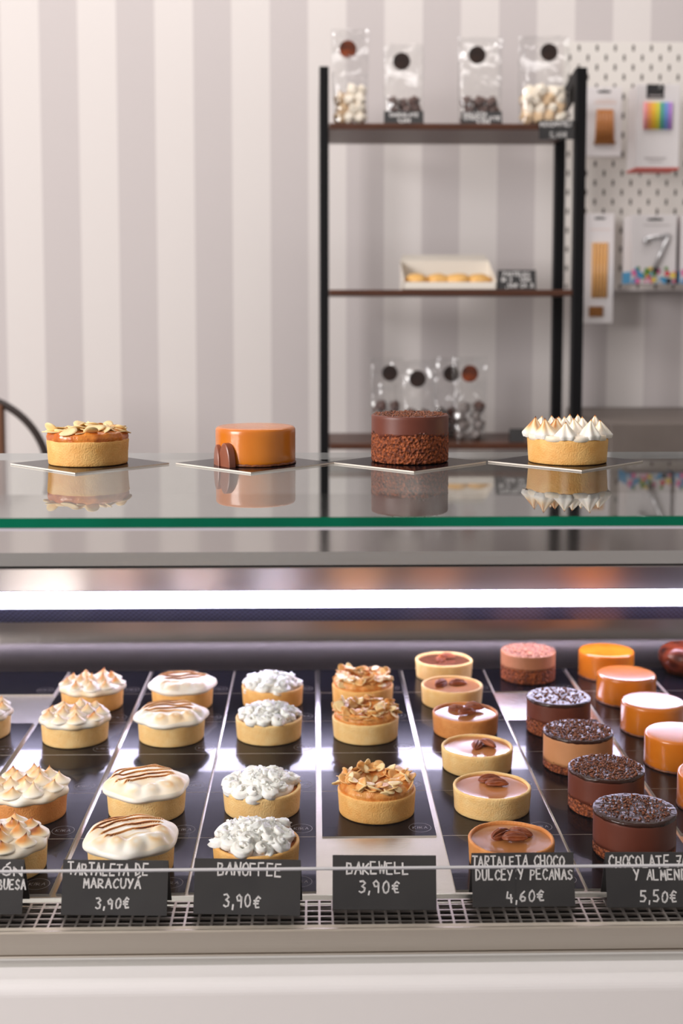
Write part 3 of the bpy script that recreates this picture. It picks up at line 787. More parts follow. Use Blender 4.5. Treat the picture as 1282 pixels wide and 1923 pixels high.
def crumbs(parent, R, z, n, size, m, seed):
    rnd = random.Random(seed); V = []; F = []
    for k in range(n):
        r = R*math.sqrt(rnd.random()); a = rnd.uniform(0, 6.28); s = size*rnd.uniform(.5, 1.5)
        q = Matrix.Rotation(rnd.uniform(0, 3), 3, 'X') @ Matrix.Rotation(rnd.uniform(0, 3), 3, 'Z')
        o = len(V)
        for p in ((1.4, 0, 0), (-1.2, .1, 0), (0, .8, 0), (0, -.9, .1), (.1, 0, .7), (0, 0, -.7)):
            w = q @ (Vector(p)*s*rnd.uniform(.7, 1.2)); V.append((r*math.cos(a)+w.x, r*math.sin(a)+w.y, z+abs(s)*.4+w.z))
        F += [(o+i, o+j, o+k2) for i, j, k2 in ((0, 2, 4), (2, 1, 4), (1, 3, 4), (3, 0, 4), (2, 0, 5), (1, 2, 5), (3, 1, 5), (0, 3, 5))]
    o = mk('crumbs', V, F, M[m], parent, False); o['kind'] = 'stuff'; return o

# ---------------------------------------------------------------- pastries: whole things
def base_at(xc, yb_, R, z):
    p = onz(xc, yb_, z); cy = p.y+R
    return Vector((ony(xc, yb_, cy).x, cy, z))
def spot(c, row, xc, yb_=None, R=RC*.965):
    if yb_ is None:
        cy = (ROWY[row-1]+ROWY[row])/2-.004
        d = _dir(xc, 0); # x from the ray through the column at that depth
        py0 = 1200
        return Vector((ony(xc, 1600, cy).x, cy, ZT+.0001))
    p = base_at(xc, yb_, R, ZT+.0001); return p
def spiked(loc, seed, cr, lb):
    t = thing('meringue_tart', lb, 'tart', loc, 0, 'lemon meringue tarts'); crust(t, M[cr], seed); meringue_kisses(t, seed); return t
def swept(loc, seed, cr, lb, ang=.5):
    t = thing('meringue_tart', lb, 'tart', loc, 0, 'passion fruit meringue tarts'); crust(t, M[cr], seed); meringue_swept(t, seed, ang); return t
def creamy(loc, seed, cr, lb):
    t = thing('banoffee_tart', lb, 'tart', loc, 0, 'banoffee tarts'); crust(t, M[cr], seed)
    v, f = lathe([(RC-.0035, H0-.0025), (0, H0-.002)], 60); mk('toffee_filling', v, f, M['toffee'], t)
    cream_rosettes(t, seed); return t
def almondy(loc, seed, cr, lb):
    t = thing('bakewell_tart', lb, 'tart', loc, 0, 'bakewell tarts'); crust(t, M[cr], seed); frangipane(t, seed)
    zf = lambda r: H0+.0015+.0072*math.exp(-((r-.0270)/.0085)**2)
    flakes(t, seed, 62, .010, .0355, zf, (-.9, .9), 1.15, .35)
    flakes(t, seed+50, 34, .018, .033, lambda r: zf(r)+.0020, (-1.2, 1.2), 1.1, .5); return t
def pecany(loc, seed, cr, fill, nuts, lb):
    t = thing('pecan_tart', lb, 'tart', loc, 0, 'pecan tarts'); crust(t, M[cr], seed, t=.0030)
    v, f = lathe([(RC-.0026, H0-.0022), (RC-.004, H0-.0026), (RC*.5, H0-.0024), (0, H0-.0024)], 90); mk('ganache', v, f, M[fill], t)
    for k, (x, y, a, dz, roll) in enumerate(nuts):
        o = bpy.data.objects.new('pecan_half', PECANS[(k+seed) % 3]); col.objects.link(o); o.parent = t
        o.location = (x*1.3, y*1.25, H0-.0014+dz); o.rotation_euler = (roll, 0, a); o.scale = (1.08, 1.02, .92)
    return t
def choccake(loc, seed, lb, mm, top, sp=.014, Ht=.0385, R=.0352):
    t = thing('chocolate_mousse_cake', lb, 'cake', loc, 0, 'chocolate mousse cakes'); sponge(t, R, sp+.003, .001, seed); mousse(t, R, sp, Ht, mm, seed)
    if top == 'glaze': glaze(t, R, Ht, seed); crumbs(t, R*.86, Ht+.0012, 330, .0009, 'crumb', seed)
    elif top == 'nibs': glaze(t, R, Ht, seed); crumbs(t, R*.95, Ht+.0012, 700, .0010, 'crumb', seed)
    elif top == 'rose': crumbs(t, R*.98, Ht, 900, .0010, 'crumb_rose', seed)
    return t
def caramel(loc, lb, Ht=.0335, R=.0355, group='caramel cakes'):
    t = thing('caramel_cake', lb, 'cake', loc, 0, group)
    def bld():
        P = [(0, .0008), (R*.93, .0008), (R*.985, .0012), (R*.995, .003)]
        for k in range(5): P.append((R, .004+(Ht-.010)*k/4))
        for k in range(1, 9): a = PI/2*k/8; P.append((R-.0035+.0035*math.cos(a), Ht-.0035+.0035*math.sin(a)))
        P += [(R*.8, Ht+.0002), (R*.4, Ht+.0003), (0, Ht+.0003)]
        def d(a, r, z): return r*(1+.006*nz(math.cos(a)*1.2, math.sin(a)*1.2, z*30)), z
        v, f = lathe(P, 110, d); return mk('glazed_cake', v, f, M['caramel'])
    shared(('car', Ht, R), bld)(t)
    def foot():
        rn = random.Random(3)
        v, f = lathe([(R*.97, .0001), (R*1.012, .0003), (R*1.015, .0012), (R*.99, .0022)], 120, lambda a, r, z: (r*(1+.012*nz(math.cos(a)*14, math.sin(a)*14, z*300)), z*(1+.5*nz(math.cos(a)*9, math.sin(a)*9, 2))))
        return mk('biscuit_base', v, f, M['crumb'])
    shared(('foot', R), foot)(t)
    return t

# column of spiked meringues
spiked(spot(0, 4, -42, 1398), 11, 'crust_pale', 'spiked lemon meringue tart cut off by the photo edge, beside a bare metal gap')
spiked(spot(1, 5, 174.5, 1342), 12, 'crust_gold', 'rearmost whole spiked lemon meringue tart, behind another spiked one')
spiked(spot(1, 4, 142, 1407), 13, 'crust_pale', 'spiked lemon meringue tart just in front of the rearmost one, empty board before it')
spiked(spot(1, 2, 53, 1556), 14, 'crust_brown', 'spiked lemon meringue tart with darker browned crust, second from the front')
spiked(spot(1, 1, 6, None), 15, 'crust_pale', 'front spiked lemon meringue tart standing behind the cut-off price card')
swept(spot(2, 5, 343, 1340), 21, 'crust_gold', 'rearmost striped toasted meringue tart in the passion fruit column', .35)
swept(spot(2, 4, 322.5, 1405), 22, 'crust_pale', 'striped toasted meringue tart third from the front, empty board before it', .2)
swept(spot(2, 2, 276, 1550), 23, 'crust_pale', 'striped toasted meringue tart second from the front in the passion fruit column', .5)
swept(spot(2, 1, 246.5, None), 24, 'crust_pale', 'front striped toasted meringue tart behind the Tartaleta de Maracuyá price card', .5)
creamy(spot(3, 5, 512, 1337), 31, 'crust_gold', 'rearmost banoffee tart with white whipped cream')
creamy(spot(3, 4, 505, 1402), 32, 'crust_pale', 'banoffee tart third from the front, empty board before it')
creamy(spot(3, 2, 492, 1546), 33, 'crust_pale', 'banoffee tart second from the front topped with whipped cream')
creamy(spot(3, 1, 481, None), 34, 'crust_gold', 'front banoffee tart standing behind the Banoffee price card')
almondy(spot(4, 5, 680.5, 1335), 41, 'crust_gold', 'rearmost bakewell tart with almond flake ring in the case')
almondy(spot(4, 4, 686, 1401), 42, 'crust_pale', 'middle bakewell tart with raised almond flake ring, empty board before it')
almondy(spot(4, 2, 707, 1550), 43, 'crust_gold', 'front bakewell tart in the case with a ring of almond flakes')
N2 = lambda dx, dy, a, b=.008: [(dx-.001, dy+b*.6, a, 0, .2), (dx+.003, dy-b*.6, a-.1, .0008, -.1)]
pecany(spot(5, 6, 833, 1284), 51, 'crust_pale', 'dulcey_dark', [(-.003, .002, 1.1, 0, .5), (.004, .008, .1, .001, 0)], 'rearmost pecan tart with darker chocolate filling')
pecany(spot(5, 5, 848, 1336), 52, 'crust_pale', 'dulcey_mauve', [(-.010, .002, .8, .001, .9), (.006, .005, .1, 0, 0)], 'pecan tart in fifth row with two pecans side by side')
pecany(spot(5, 4, 873, 1393), 53, 'crust_brown', 'dulcey_mauve', [(.001, -.003, .35, .0015, .1), (-.006, .009, -.3, 0, .3), (.009, .011, -.4, .0022, .4)], 'pecan tart in fourth row with browned crust and three pecans')
pecany(spot(5, 3, 895, 1463), 54, 'crust_pale', 'dulcey_mauve', [(0, .002, 1.25, 0, .4), (.009, .003, -.95, .001, -.3)], 'pecan tart in third row with two upright crossed pecans')
pecany(spot(5, 2, 922.5, 1545), 55, 'crust_pale', 'dulcey_mauve', [(.000, .012, .1, .0005, .2), (.004, .003, -.05, .0008, 0)], 'pecan tart second from the front with two parallel pecans')
pecany(spot(5, 1, 959, None), 56, 'crust_brown', 'dulcey_caramel', [(-.006, .005, .7, .0008, .4), (.007, .008, -.3, 0, .1), (.002, -.003, -.02, .0022, 0)], 'front pecan tart with caramel filling and three pecans behind its price card')
choccake(spot(6, 6, 990.5, 1288, .0352), 61, 'rearmost mousse cake with pale fuzzy shavings and pale mousse layer', 'mousse_rose', 'rose', .019, .0365, .0345)
choccake(spot(6, 4, 1047, 1390, .0352), 62, 'dark glossy chocolate mousse cake behind the milk chocolate one', 'mousse_dark', 'glaze', .017, .038)
choccake(spot(6, 3, 1083.5, 1461, .0352), 63, 'milk chocolate mousse cake with tan sides and crumb-covered top', 'mousse_milk', 'nibs', .009, .037)
choccake(spot(6, 2, 1136, 1543, .0352), 64, 'dark chocolate mousse cake second from the front with crumb-covered top', 'mousse_dark', 'nibs', .013, .038)
choccake(spot(6, 1, 1189, 1632, .0352), 65, 'front dark chocolate mousse cake with glossy glazed top behind its price card', 'mousse_dark', 'glaze', .010, .038)
caramel(spot(7, 6, 1137, 1282, .0352), 'rearmost plain orange caramel cake in the case')
caramel(spot(7, 5, 1174.5, 1331, .0352), 'caramel cake in fifth row, second from the back')
caramel(spot(7, 4, 1224, 1389, .0352), 'caramel cake in fourth row, third from the back')
caramel(spot(7, 3, 1273, 1456, .0352), 'caramel cake in third row, partly cut off by the photo edge')
caramel(spot(7, 2, 1341, 1540, .0352), 'front caramel cake, only a sliver in view at the photo edge')
t = thing('chocolate_fondant', 'dark cracked chocolate fondant in the back corner behind the caramel cakes', 'cake', spot(8, 6, 1284, 1276, .03))
def d(a, r, z): return r*(1+.05*nz(math.cos(a)*2.5, math.sin(a)*2.5, z*70)), z+.0015*nz(math.cos(a)*r*90, math.sin(a)*r*90, 1)*(1 if z > .003 else 0)
v, f = lathe([(0, .0006), (.020, .0006), (.0235, .002), (.028, .008), (.0318, .016), (.0335, .023), (.0325, .029), (.029, .0335), (.022, .037), (.012, .039), (0, .0395)], 100, d)
mk('cracked_cake', v, f, M['fondant'], t)

# ---------------------------------------------------------------- pastries on the glass top
ZG = GZ+.0001
bsz = .1015
bm_top = board_mesh(bsz, bsz)
BT = ZG+.0014
def topboard(px, py, lb):
    fr = onz(px, py, BT)
    o = bpy.data.objects.new('cake_board', bm_top); col.objects.link(o)
    o.location = (fr.x, fr.y+bsz*.7071, BT); o.rotation_euler = (0, 0, PI/4)
    return tag(o, lb, 'cake board', 'black cake boards on the glass top')
topboard(141, 888, 'black cake board under the bakewell tart on the glass top')
topboard(471, 887, 'black cake board under the caramel cake on the glass top')
topboard(777, 885, 'black cake board under the chocolate cake on the glass top')
topboard(1092, 883, 'black cake board under the meringue tart on the glass top')
ZP = BT+.0001
t = thing('bakewell_tart', 'low bakewell tart with large almond flakes on the glass top', 'tart', base_at(166, 878, RC*.965, ZP))
crust(t, M['crust_gold'], 71); frangipane(t, 71, False, 'jam')
zf = lambda r: H0+.0088-.0042*(r/.034)**3
flakes(t, 72, 32, .006, .0325, zf, (-.5, .5), 1.5, .85)
flakes(t, 73, 12, .026, .0345, lambda r: zf(r)+.001, (-.8, .8), 1.4, .8)
cc = base_at(480, 877.5, .0352, ZP)
caramel(cc, 'orange caramel cake on the glass top with a chocolate disc leaning on it', .0335, .0362, 'pastries on the glass top')
def choc_half(loc, rz, lb, thick=.0075, r=.0122):
    n = 24; V = []; F = []
    prof_ = [(r*math.cos(PI*k/n)*.92, r*1.95*math.sin(PI*k/n)) for k in range(n+1)]
    for (yy, sc_) in ((-thick/2, .93), (-thick/2+.0006, 1), (thick/2-.0006, 1), (thick/2, .93)):
        V += [(x*sc_, yy, z*sc_) for x, z in prof_]
    m_ = n+1
    for q in range(3):
        for k in range(n): F.append((q*m_+k, q*m_+k+1, (q+1)*m_+k+1, (q+1)*m_+k))
        F.append((q*m_+n, q*m_, (q+1)*m_, (q+1)*m_+n))
    F += [tuple(range(m_))[::-1], tuple(range(3*m_, 4*m_))]
    o = mk('chocolate_piece', V, F, M['choco'], None, False, loc=loc); o.rotation_euler = (0, 0, rz)
    bm = bmesh.new(); bm.from_mesh(o.data); bmesh.ops.recalc_face_normals(bm, faces=bm.faces); bm.to_mesh(o.data); bm.free()
    return tag(o, lb, 'chocolate', 'chocolate halves beside the caramel cake')
p1 = onz(426, 877, ZP)
choc_half((p1.x, p1.y+.0035, ZP), R_(-58), 'milk chocolate half disc leaning against the caramel cake', .0070, .0108)
p2 = onz(408, 876, ZP)
choc_half((p2.x, p2.y+.0105, ZP), R_(-72), 'slim second chocolate half disc standing beside the larger one', .0042, .0095)
pz = base_at(769, 874, .0352, ZP)
t = thing('chocolate_mousse_cake', 'tall chocolate cake with crumbly sponge base on the glass top', 'cake', pz, 2.0, 'pastries on the glass top')
sponge(t, .0352, .0275, .001, 77); mousse(t, .0350, .0255, .0432, 'mousse_dark', 78, .0042); crumbs(t, .0338, .0432, 900, .0008, 'crumb', 79)
t = thing('meringue_tart', 'meringue tart with pointed star-piped peaks on the glass top', 'tart', base_at(1064.5, 875, RC*.965, ZP), 0, 'pastries on the glass top')
crust(t, M['crust_gold'], 81); meringue_kisses(t, 82, True)

# ---------------------------------------------------------------- price cards
def price_card(name, BL, BR, Hc, lean, lines, lb, sw=.0009, seed=0, group='price cards along the front of the case', tent=.62, cat='price card'):
    """tent card: BL, BR floor points of the front edge; lines = (text, u0, u1, v, h) in card units (fractions)"""
    BL = Vector(BL); BR = Vector(BR); W = (BR-BL).length; ex = (BR-BL).normalized()
    rz = math.atan2(ex.y, ex.x)
    t = thing(name, lb, cat, BL, rz, group)
    th = .0007; sl, cl = math.sin(lean), math.cos(lean)
    g = G()
    A = Matrix(((1, 0, 0, 0), (0, cl, sl, 0), (0, -sl, cl, 0), (0, 0, 0, 1)))
    A = Matrix.Rotation(-lean, 4, 'X')
    g.box(0, W, 0, th, 0, Hc, 0, A); fl = g.obj('front_leaf', M['card'], t)
    g = G(); B = Matrix.Translation((0, Hc*sl, Hc*cl)) @ Matrix.Rotation(lean*tent*2, 4, 'X')
    g.box(0, W, 0, th, -Hc*cl/math.cos(lean*tent*2)+.0005, -.0002, 0, B); g.obj('back_leaf', M['card'], t)
    rnd = random.Random(seed); V = []; F = []
    for (tx, u0, u1, v_, h) in lines:
        for q in strokes(tx, u0*W, u1*W, v_*Hc, h*Hc, sw, rnd):
            o = len(V); V += [A @ Vector((x, -.0002, z)) for x, z in q]; F.append((o, o+1, o+2, o+3))
    if V: mk('lettering', V, F, M['chalk'], fl, False)
    return t
ZC = ZT-.0003
def card_px(bl, br, ht, lines, lb, seed, top_px, left_top):
    BL = onz(*bl, ZC); BR = onz(*br, ZC)
    lean = R_(16)
    # height from the pixel height of the card along its lean
    mid = (BL+BR)/2; mx = (bl[0]+br[0])/2
    best = None
    for k in range(200):
        Hc = .03+.0002*k; p = Vector((mid.x, mid.y+Hc*math.sin(lean), mid.z+Hc*math.cos(lean)))
        q = ony(mx, top_px, p.y).z
        if p.z >= q: break
    W = br[0]-bl[0]; hp = (bl[1]+br[1])/2-top_px
    L = [(tx, (x0-bl[0])/W, (x1-bl[0])/W, 1-(y1-top_px)/hp, (y1-y0)/hp) for tx, x0, x1, y0, y1 in lines]
    return price_card('price_card', BL, BR, Hc, lean, L, lb, .00122, seed)
card_px((-160, 1717), (41, 1717), .04, [('LIMÓN', -58, 40, 1628, 1645), ('FRAMBUESA', -50, 46, 1653, 1671), ('3,90€', -90, -30, 1684, 1706)], 'black price card for lemon and raspberry, cut off by the photo edge', 1, 1615, 0)
card_px((114, 1718), (313, 1720), .04, [('TARTALETA DE', 125, 275, 1622, 1643), ('MARACUYÁ', 155, 262, 1651, 1668), ('3,90€', 179, 242, 1687, 1706)], 'black price card chalked Tartaleta de Maracuyá', 2, 1616, 0)
card_px((362.5, 1716), (563, 1720), .04, [('BANOFFEE', 407, 526, 1621, 1644), ('3,90€', 420, 487, 1681, 1704)], 'black price card chalked Banoffee', 3, 1614, 0)
card_px((624, 1708), (819.5, 1709), .04, [('BAKEWELL', 651, 768, 1620, 1641), ('3,90€', 674, 750, 1656, 1677)], 'black price card chalked Bakewell', 4, 1607, 0)
card_px((887.5, 1704), (1080, 1702), .04, [('TARTALETA CHOCO', 888, 1062, 1608, 1627), ('DULCEY Y PECANAS', 895, 1077, 1633, 1652), ('4,60€', 952, 1022, 1674, 1693)], 'black price card chalked Tartaleta Choco Dulcey y Pecanas', 5, 1602, 0)
card_px((1140, 1704), (1338, 1704), .04, [('CHOCOLATE 70%', 1146, 1308, 1608, 1629), ('Y ALMENDRA', 1193, 1318, 1634, 1652), ('5,50€', 1202, 1271, 1673, 1694)], 'black price card chalked Chocolate 70, cut off by the photo edge', 6, 1601, 0)

# ---------------------------------------------------------------- ladder shelf against the wall
YF, YB = 2.45, 2.665
sh = thing('shelf_unit', 'open shelf unit with black metal frame and dark wood shelves against the striped wall', 'shelf', (0, 0, 0))
xl0 = ony(600, 500, YF).x; xl1 = ony(617.5, 500, YF).x
xr0 = ony(1076, 500, YF).x; xr1 = ony(1097, 500, YF).x
ztop = ony(1086, 126, YF).z
def leg(x0, x1, y, z1): g = G(); g.box(x0, x1, y-.011, y+.011, 0, z1, 0, None, .002); g.obj('leg', M['pole'], sh)
leg(xl0, xl1, YF+.011, ztop); leg(xr0, xr1, YF+.011, ztop)
leg(xl0, xl1, YB-.011, ztop-.03); leg(xr0-.001, xr1-.001, YB-.011, ztop-.03)
for x0, x1 in ((xl0, xl1), (xr0, xr1)):
    g = G(); g.add([(x0, YF+.02, ztop-.002), (x1, YF+.02, ztop-.002), (x1, YB-.02, ztop-.032), (x0, YB-.02, ztop-.032),
                    (x0, YF+.02, ztop-.026), (x1, YF+.02, ztop-.026), (x1, YB-.02, ztop-.056), (x0, YB-.02, ztop-.056)],
                   [(0, 1, 2, 3), (7, 6, 5, 4), (0, 4, 5, 1), (1, 5, 6, 2), (2, 6, 7, 3), (3, 7, 4, 0)])
    g.obj('top_bar', M['pole'], sh)
    for zz in (.25, ): 
        g = G(); g.box(x0+.003, x1-.003, YF+.022, YB-.022, zz, zz+.02); g.obj('side_bar', M['pole'], sh)
ZS = [ony(641, 231, YF).z, ony(641, 544, YF).z, ony(641, 833, YF).z]
SX0, SX1 = xl1+.0005, xr0-.0005
for z in ZS:
    g = G(); g.box(SX0, SX1, YF, YB, z-.0115, z, 0, None, .0015); g.obj('shelf_board', M['walnut'], sh)

# ---------------------------------------------------------------- cellophane bags and their treats
def blob(seed, m, pts=1.0, name='treat', lump=.25, sx=1, sz=1):
    bm = bmesh.new(); bmesh.ops.create_icosphere(bm, subdivisions=3, radius=1)
    for v in bm.verts:
        k = 1+lump*noise.noise(v.co*1.6+Vector((seed*3.7, 0, 0)))+lump*.5*noise.noise(v.co*4+Vector((seed, 5, 0)))
        v.co *= k; v.co.x *= sx; v.co.z *= sz
    me = bpy.data.meshes.new(name); bm.to_mesh(me); bm.free(); me.materials.append(m)
    me.polygons.foreach_set('use_smooth', [True]*len(me.polygons)); return me
KISS = [blob(k, M['treat_white'] if k % 5 else M['treat_gold'], name='meringue_kiss', lump=.45, sx=1.2, sz=.9) for k in range(6)]
ROCK = [blob(k+20, M['treat_dark'], name='chocolate_rock', lump=.6) for k in range(4)]
CHUNK = [blob(k+40, M['treat_grey'] if k % 2 else M['treat_dark'], name='chocolate_chunk', lump=.55) for k in range(4)]
def bag(x0, x1, ytop, ybase, Y, zbase, sx, sy, sr, stick, fill_px, kind, lb, seed, tl, rim=.012):
    """bag from pixel extents at depth Y; fill_px = pixel height where its contents end"""
    a = ony(x0, 300, Y).x; b = ony(x1, 300, Y).x; W = b-a; cx = (a+b)/2
    H = ony((x0+x1)/2, ytop, Y).z-zbase; fz = ony((x0+x1)/2, fill_px, Y).z-zbase
    t = thing('treat_bag', lb, 'bag', (cx, Y, zbase+.0003), 0, 'cellophane bags of sweets on the shelf unit')
    n = 40; rows = 26; V = []; F = []; D = min(.052, W*.62)
    for i in range(rows):
        q = i/(rows-1); z = H*q
        dep = D*(1-ss(fz/H*.8, .95, q)*.93); wid = W*(.94+.06*ss(0, .9, q))
        for k in range(n):
            c, s_ = math.cos(2*PI*k/n), math.sin(2*PI*k/n)
            e = .45
            x = wid/2*math.copysign(abs(c)**e, c); y = dep/2*math.copysign(abs(s_)**e, s_)
            kx = .0045*nz(x*55+seed*7, z*45, y*50)*ss(.1, .6, q)
            V.append((x, y+kx*(1+q), z+(.004*nz(x*60+seed, 0, 3) if i == rows-1 else 0)))
    for i in range(rows-1):
        for k in range(n): F.append((i*n+k, i*n+(k+1) % n, (i+1)*n+(k+1) % n, (i+1)*n+k))
    F.append(tuple(range(n))[::-1])
    mk('film', V, F, M['film'], t)
    sp = ony(sx, sy, Y-.012); r = sr*Y/FPX
    v, f = lathe([(0, .0006), (r*.97, .0006), (r, .0003), (r, 0)], 32)
    o = mk('sticker', [(p[0], -p[2], p[1]) for p in v], f, M[stick], t, False); o.location = (sp.x-cx, -.010, sp.z-zbase)
    # folded neck strip behind the sticker
    v, f = lathe([(0, .0004), (r*.8, .0004), (r*.8, 0)], 24)
    rnd = random.Random(seed)
    pool, size, nm, gl = {'kiss': (KISS, .0135, 'meringue_kiss', 'small cream meringue kiss'), 'rock': (ROCK, .0125, 'chocolate_rock', 'dark chocolate rock'), 'chunk': (CHUNK, .012, 'chocolate_chunk', 'dusted chocolate chunk')}[kind]
    inner = W*.90; placed = []; z = size*1.1; layer = 0
    while z < fz-size*.3:
        per = max(2, int(inner/(size*(1.45 if kind == 'kiss' else 1.8))))
        for row_y in ((-.010, .010) if D > .035 else (0,)):
            for k in range(per):
                x = -inner/2+inner*(k+.5)/per+rnd.uniform(-.0015, .0015)+(size*.4 if layer % 2 else -size*.2)
                x = max(-inner/2+size, min(inner/2-size, x))
                if layer > 1 and z > fz*.75 and rnd.random() < .3: continue
                o = bpy.data.objects.new(nm, pool[rnd.randrange(len(pool))]); col.objects.link(o)
                s = size*rnd.uniform(.74, .92); o.scale = (s, s, s)
                o.rotation_euler = (rnd.uniform(0, 6), rnd.uniform(0, 6), rnd.uniform(0, 6))
                o.location = (cx+x, Y+row_y*.8+rnd.uniform(-.002, .002), zbase+z+rnd.uniform(-.0015, .0015))
                tag(o, f'{gl} inside {tl}', 'sweet', f'sweets in {tl}')
        z += size*(1.25 if kind == 'kiss' else 1.5); layer += 1
    return t
YT = 2.53
bag(622, 692, 55, 229, 2.487, ZS[0], 653, 92, 16, 'sticker_warm', 150, 'kiss', 'clear bag of cream meringue kisses beside the black post, brown round sticker', 1, 'the meringue bag beside the black post')
bag(719, 795, 84, 229, YT, ZS[0], 754, 115, 16, 'sticker', 184, 'rock', 'short clear bag of dark chocolates behind the first small card on the top shelf', 2, 'the shorter chocolate bag on the top shelf')
bag(858, 941, 70, 229, YT, ZS[0], 896, 103, 16, 'sticker', 176, 'rock', 'taller clear bag of dark chocolates behind the lettered card on the top shelf', 3, 'the taller chocolate bag on the top shelf')
bag(971, 1066, 68, 229, 2.487, ZS[0], 1031, 98, 16, 'sticker', 158, 'kiss', 'wide clear bag of cream meringue kisses above the card hung on the shelf edge', 4, 'the meringue bag near the pegboard')
bag(696, 757, 672, 838, YT, ZS[2], 732, 701, 15, 'sticker', 758, 'chunk', 'clear bag with black sticker behind the tall chocolate cake, nearest the black post', 5, 'the first bag of the bottom shelf')
bag(757, 823, 677, 838, YT-.03, ZS[2], 784, 712, 16, 'sticker', 760, 'rock', 'clear bag with lower black sticker directly behind the tall chocolate cake', 6, 'the bag directly behind the chocolate cake')
bag(815, 868, 672, 838, YT+.065, ZS[2], 847, 702, 15, 'sticker', 756, 'chunk', 'half-hidden clear bag between two others on the bottom shelf', 7, 'the half-hidden bag of the bottom shelf')
bag(852, 918, 670, 838, YT-.015, ZS[2], 882, 702, 16, 'sticker_warm', 757, 'chunk', 'clear bag with orange-brown sticker beside the tall chocolate cake', 8, 'the bag with orange-brown sticker')

# small cards on the shelves
def shelf_card(x0, x1, ytop, ybot, Y, z, lines, lb, seed, lean=.25, grp='small black cards on the shelf unit'):
    BL = Vector((ony(x0, 300, Y).x, Y, z+.0004)); BR = Vector((ony(x1, 300, Y).x, Y, z+.0004))
    Hc = (ony(x0, ytop, Y).z-ony(x0, ybot, Y).z)/math.cos(lean)
    return price_card('price_card', BL, BR, Hc, lean, lines, lb, .0016, seed, grp)
YC = YF+.012
shelf_card(721, 795, 205, 230, YC, ZS[0], [('CHOCOLATE', .14, .86, .58, .24), ('4,50€', .36, .66, .14, .24)], 'small black card in front of the shorter bag of chocolates', 21)
shelf_card(866, 942, 205, 230, YC, ZS[0], [('GALLETA', .06, .62, .64, .26), ('CHOCOLATE', .06, .96, .34, .26), ('4,50€', .38, .7, .04, .22)], 'small black card in front of the taller bag of chocolates', 22)
shelf_card(938, 1010, 509, 546, YC, ZS[1], [('PASTELES', .14, .84, .70, .18), ('BOX 4', .10, .36, .42, .18), ('UDS', .60, .86, .42, .18), ('8,50€ CAJA', .12, .92, .12, .2)], 'black lettered card on the middle shelf beside the pastry box', 23)
shelf_card(963, 992, 815, 840, YC, ZS[2], [], 'tiny black card on the bottom shelf behind the meringue tart', 24)
# the card hung over the top shelf's edge
Yh = YF-.004
a = ony(1012, 226, Yh); b = ony(1078, 262, Yh)
t = thing('price_card', 'black card hung over the top shelf edge beside the black post', 'price card', (a.x, Yh, b.z), 0, 'small black cards on the shelf unit')
g = G(); g.box(0, b.x-a.x, 0, .0008, 0, a.z-b.z); g.obj('front_leaf', M['card'], t)
g = G(); g.box(0, b.x-a.x, .0008, .03, a.z-b.z-.0008, a.z-b.z); g.obj('top_fold', M['card'], t)
V = []; F = []
for (tx, u0, u1, vv, h) in (('MERENGUES', .03, .92, .70, .22), ('5,90€', .32, .78, .12, .26)):
    for q in strokes(tx, u0*(b.x-a.x), u1*(b.x-a.x), vv*(a.z-b.z), h*(a.z-b.z), .0018, random.Random(9)):
        o = len(V); V += [(x, -.0003, z) for x, z in q]; F.append((o, o+1, o+2, o+3))
mk('lettering', V, F, M['chalk'], t, False)

# open bakery box with pastries
Yb0 = YF+.015; bx0 = ony(758, 500, Yb0).x; bx1 = ony(932, 500, Yb0).x; Wb = bx1-bx0; Db = .11; zb1 = ZS[1]+.0004
t = thing('pastry_box', 'open white bakery box of golden pastries on the middle shelf', 'box', (bx0, Yb0, zb1), 0)
g = G(); c_ = .0012; hb = .070
g.box(0, Wb, 0, Db, 0, c_); g.box(0, Wb, 0, c_, 0, .0145); g.box(0, Wb, Db-c_, Db, 0, hb-.010)
for xx in (0, Wb-c_):
    g.add([(xx, 0, 0), (xx+c_, 0, 0), (xx+c_, Db, 0), (xx, Db, 0), (xx, 0, .016), (xx+c_, 0, .016), (xx+c_, Db, hb-.010), (xx, Db, hb-.010)],
          [(0, 1, 2, 3)[::-1], (4, 5, 6, 7), (0, 1, 5, 4), (1, 2, 6, 5), (2, 3, 7, 6), (3, 0, 4, 7)])
g.obj('body', M['box_white'], t)
g = G(); g.add([(0, Db-.001, hb-.012), (Wb, Db-.001, hb-.012), (Wb-.006, Db+.02, hb+.002), (.006, Db+.02, hb+.002), (0, Db, hb-.013), (Wb, Db, hb-.013), (Wb-.006, Db+.021, hb+.001), (.006, Db+.021, hb+.001)],
          [(0, 1, 2, 3), (7, 6, 5, 4), (0, 4, 5, 1), (1, 5, 6, 2), (2, 6, 7, 3), (3, 7, 4, 0)]); g.obj('lid_flap', M['box_white'], t)
BUN = [blob(k+60, M['golden_bun'], name='golden_pastry', lump=.12, sx=1.0, sz=.62) for k in range(3)]
for k in range(4):
    o = bpy.data.objects.new('golden_pastry', BUN[k % 3]); col.objects.link(o)
    o.location = (bx0+Wb*(.155+.228*k), Yb0+.045+.006*(k % 2), zb1+.0172); o.scale = (.0235, .028, .024); o.rotation_euler = (0, 0, k*.7)
    tag(o, ['golden pastry at the end of the box nearest the black post', 'second golden pastry in the white box', 'third golden pastry in the white box', 'golden pastry at the box end nearest the lettered card'][k], 'pastry', 'pastries in the white box')

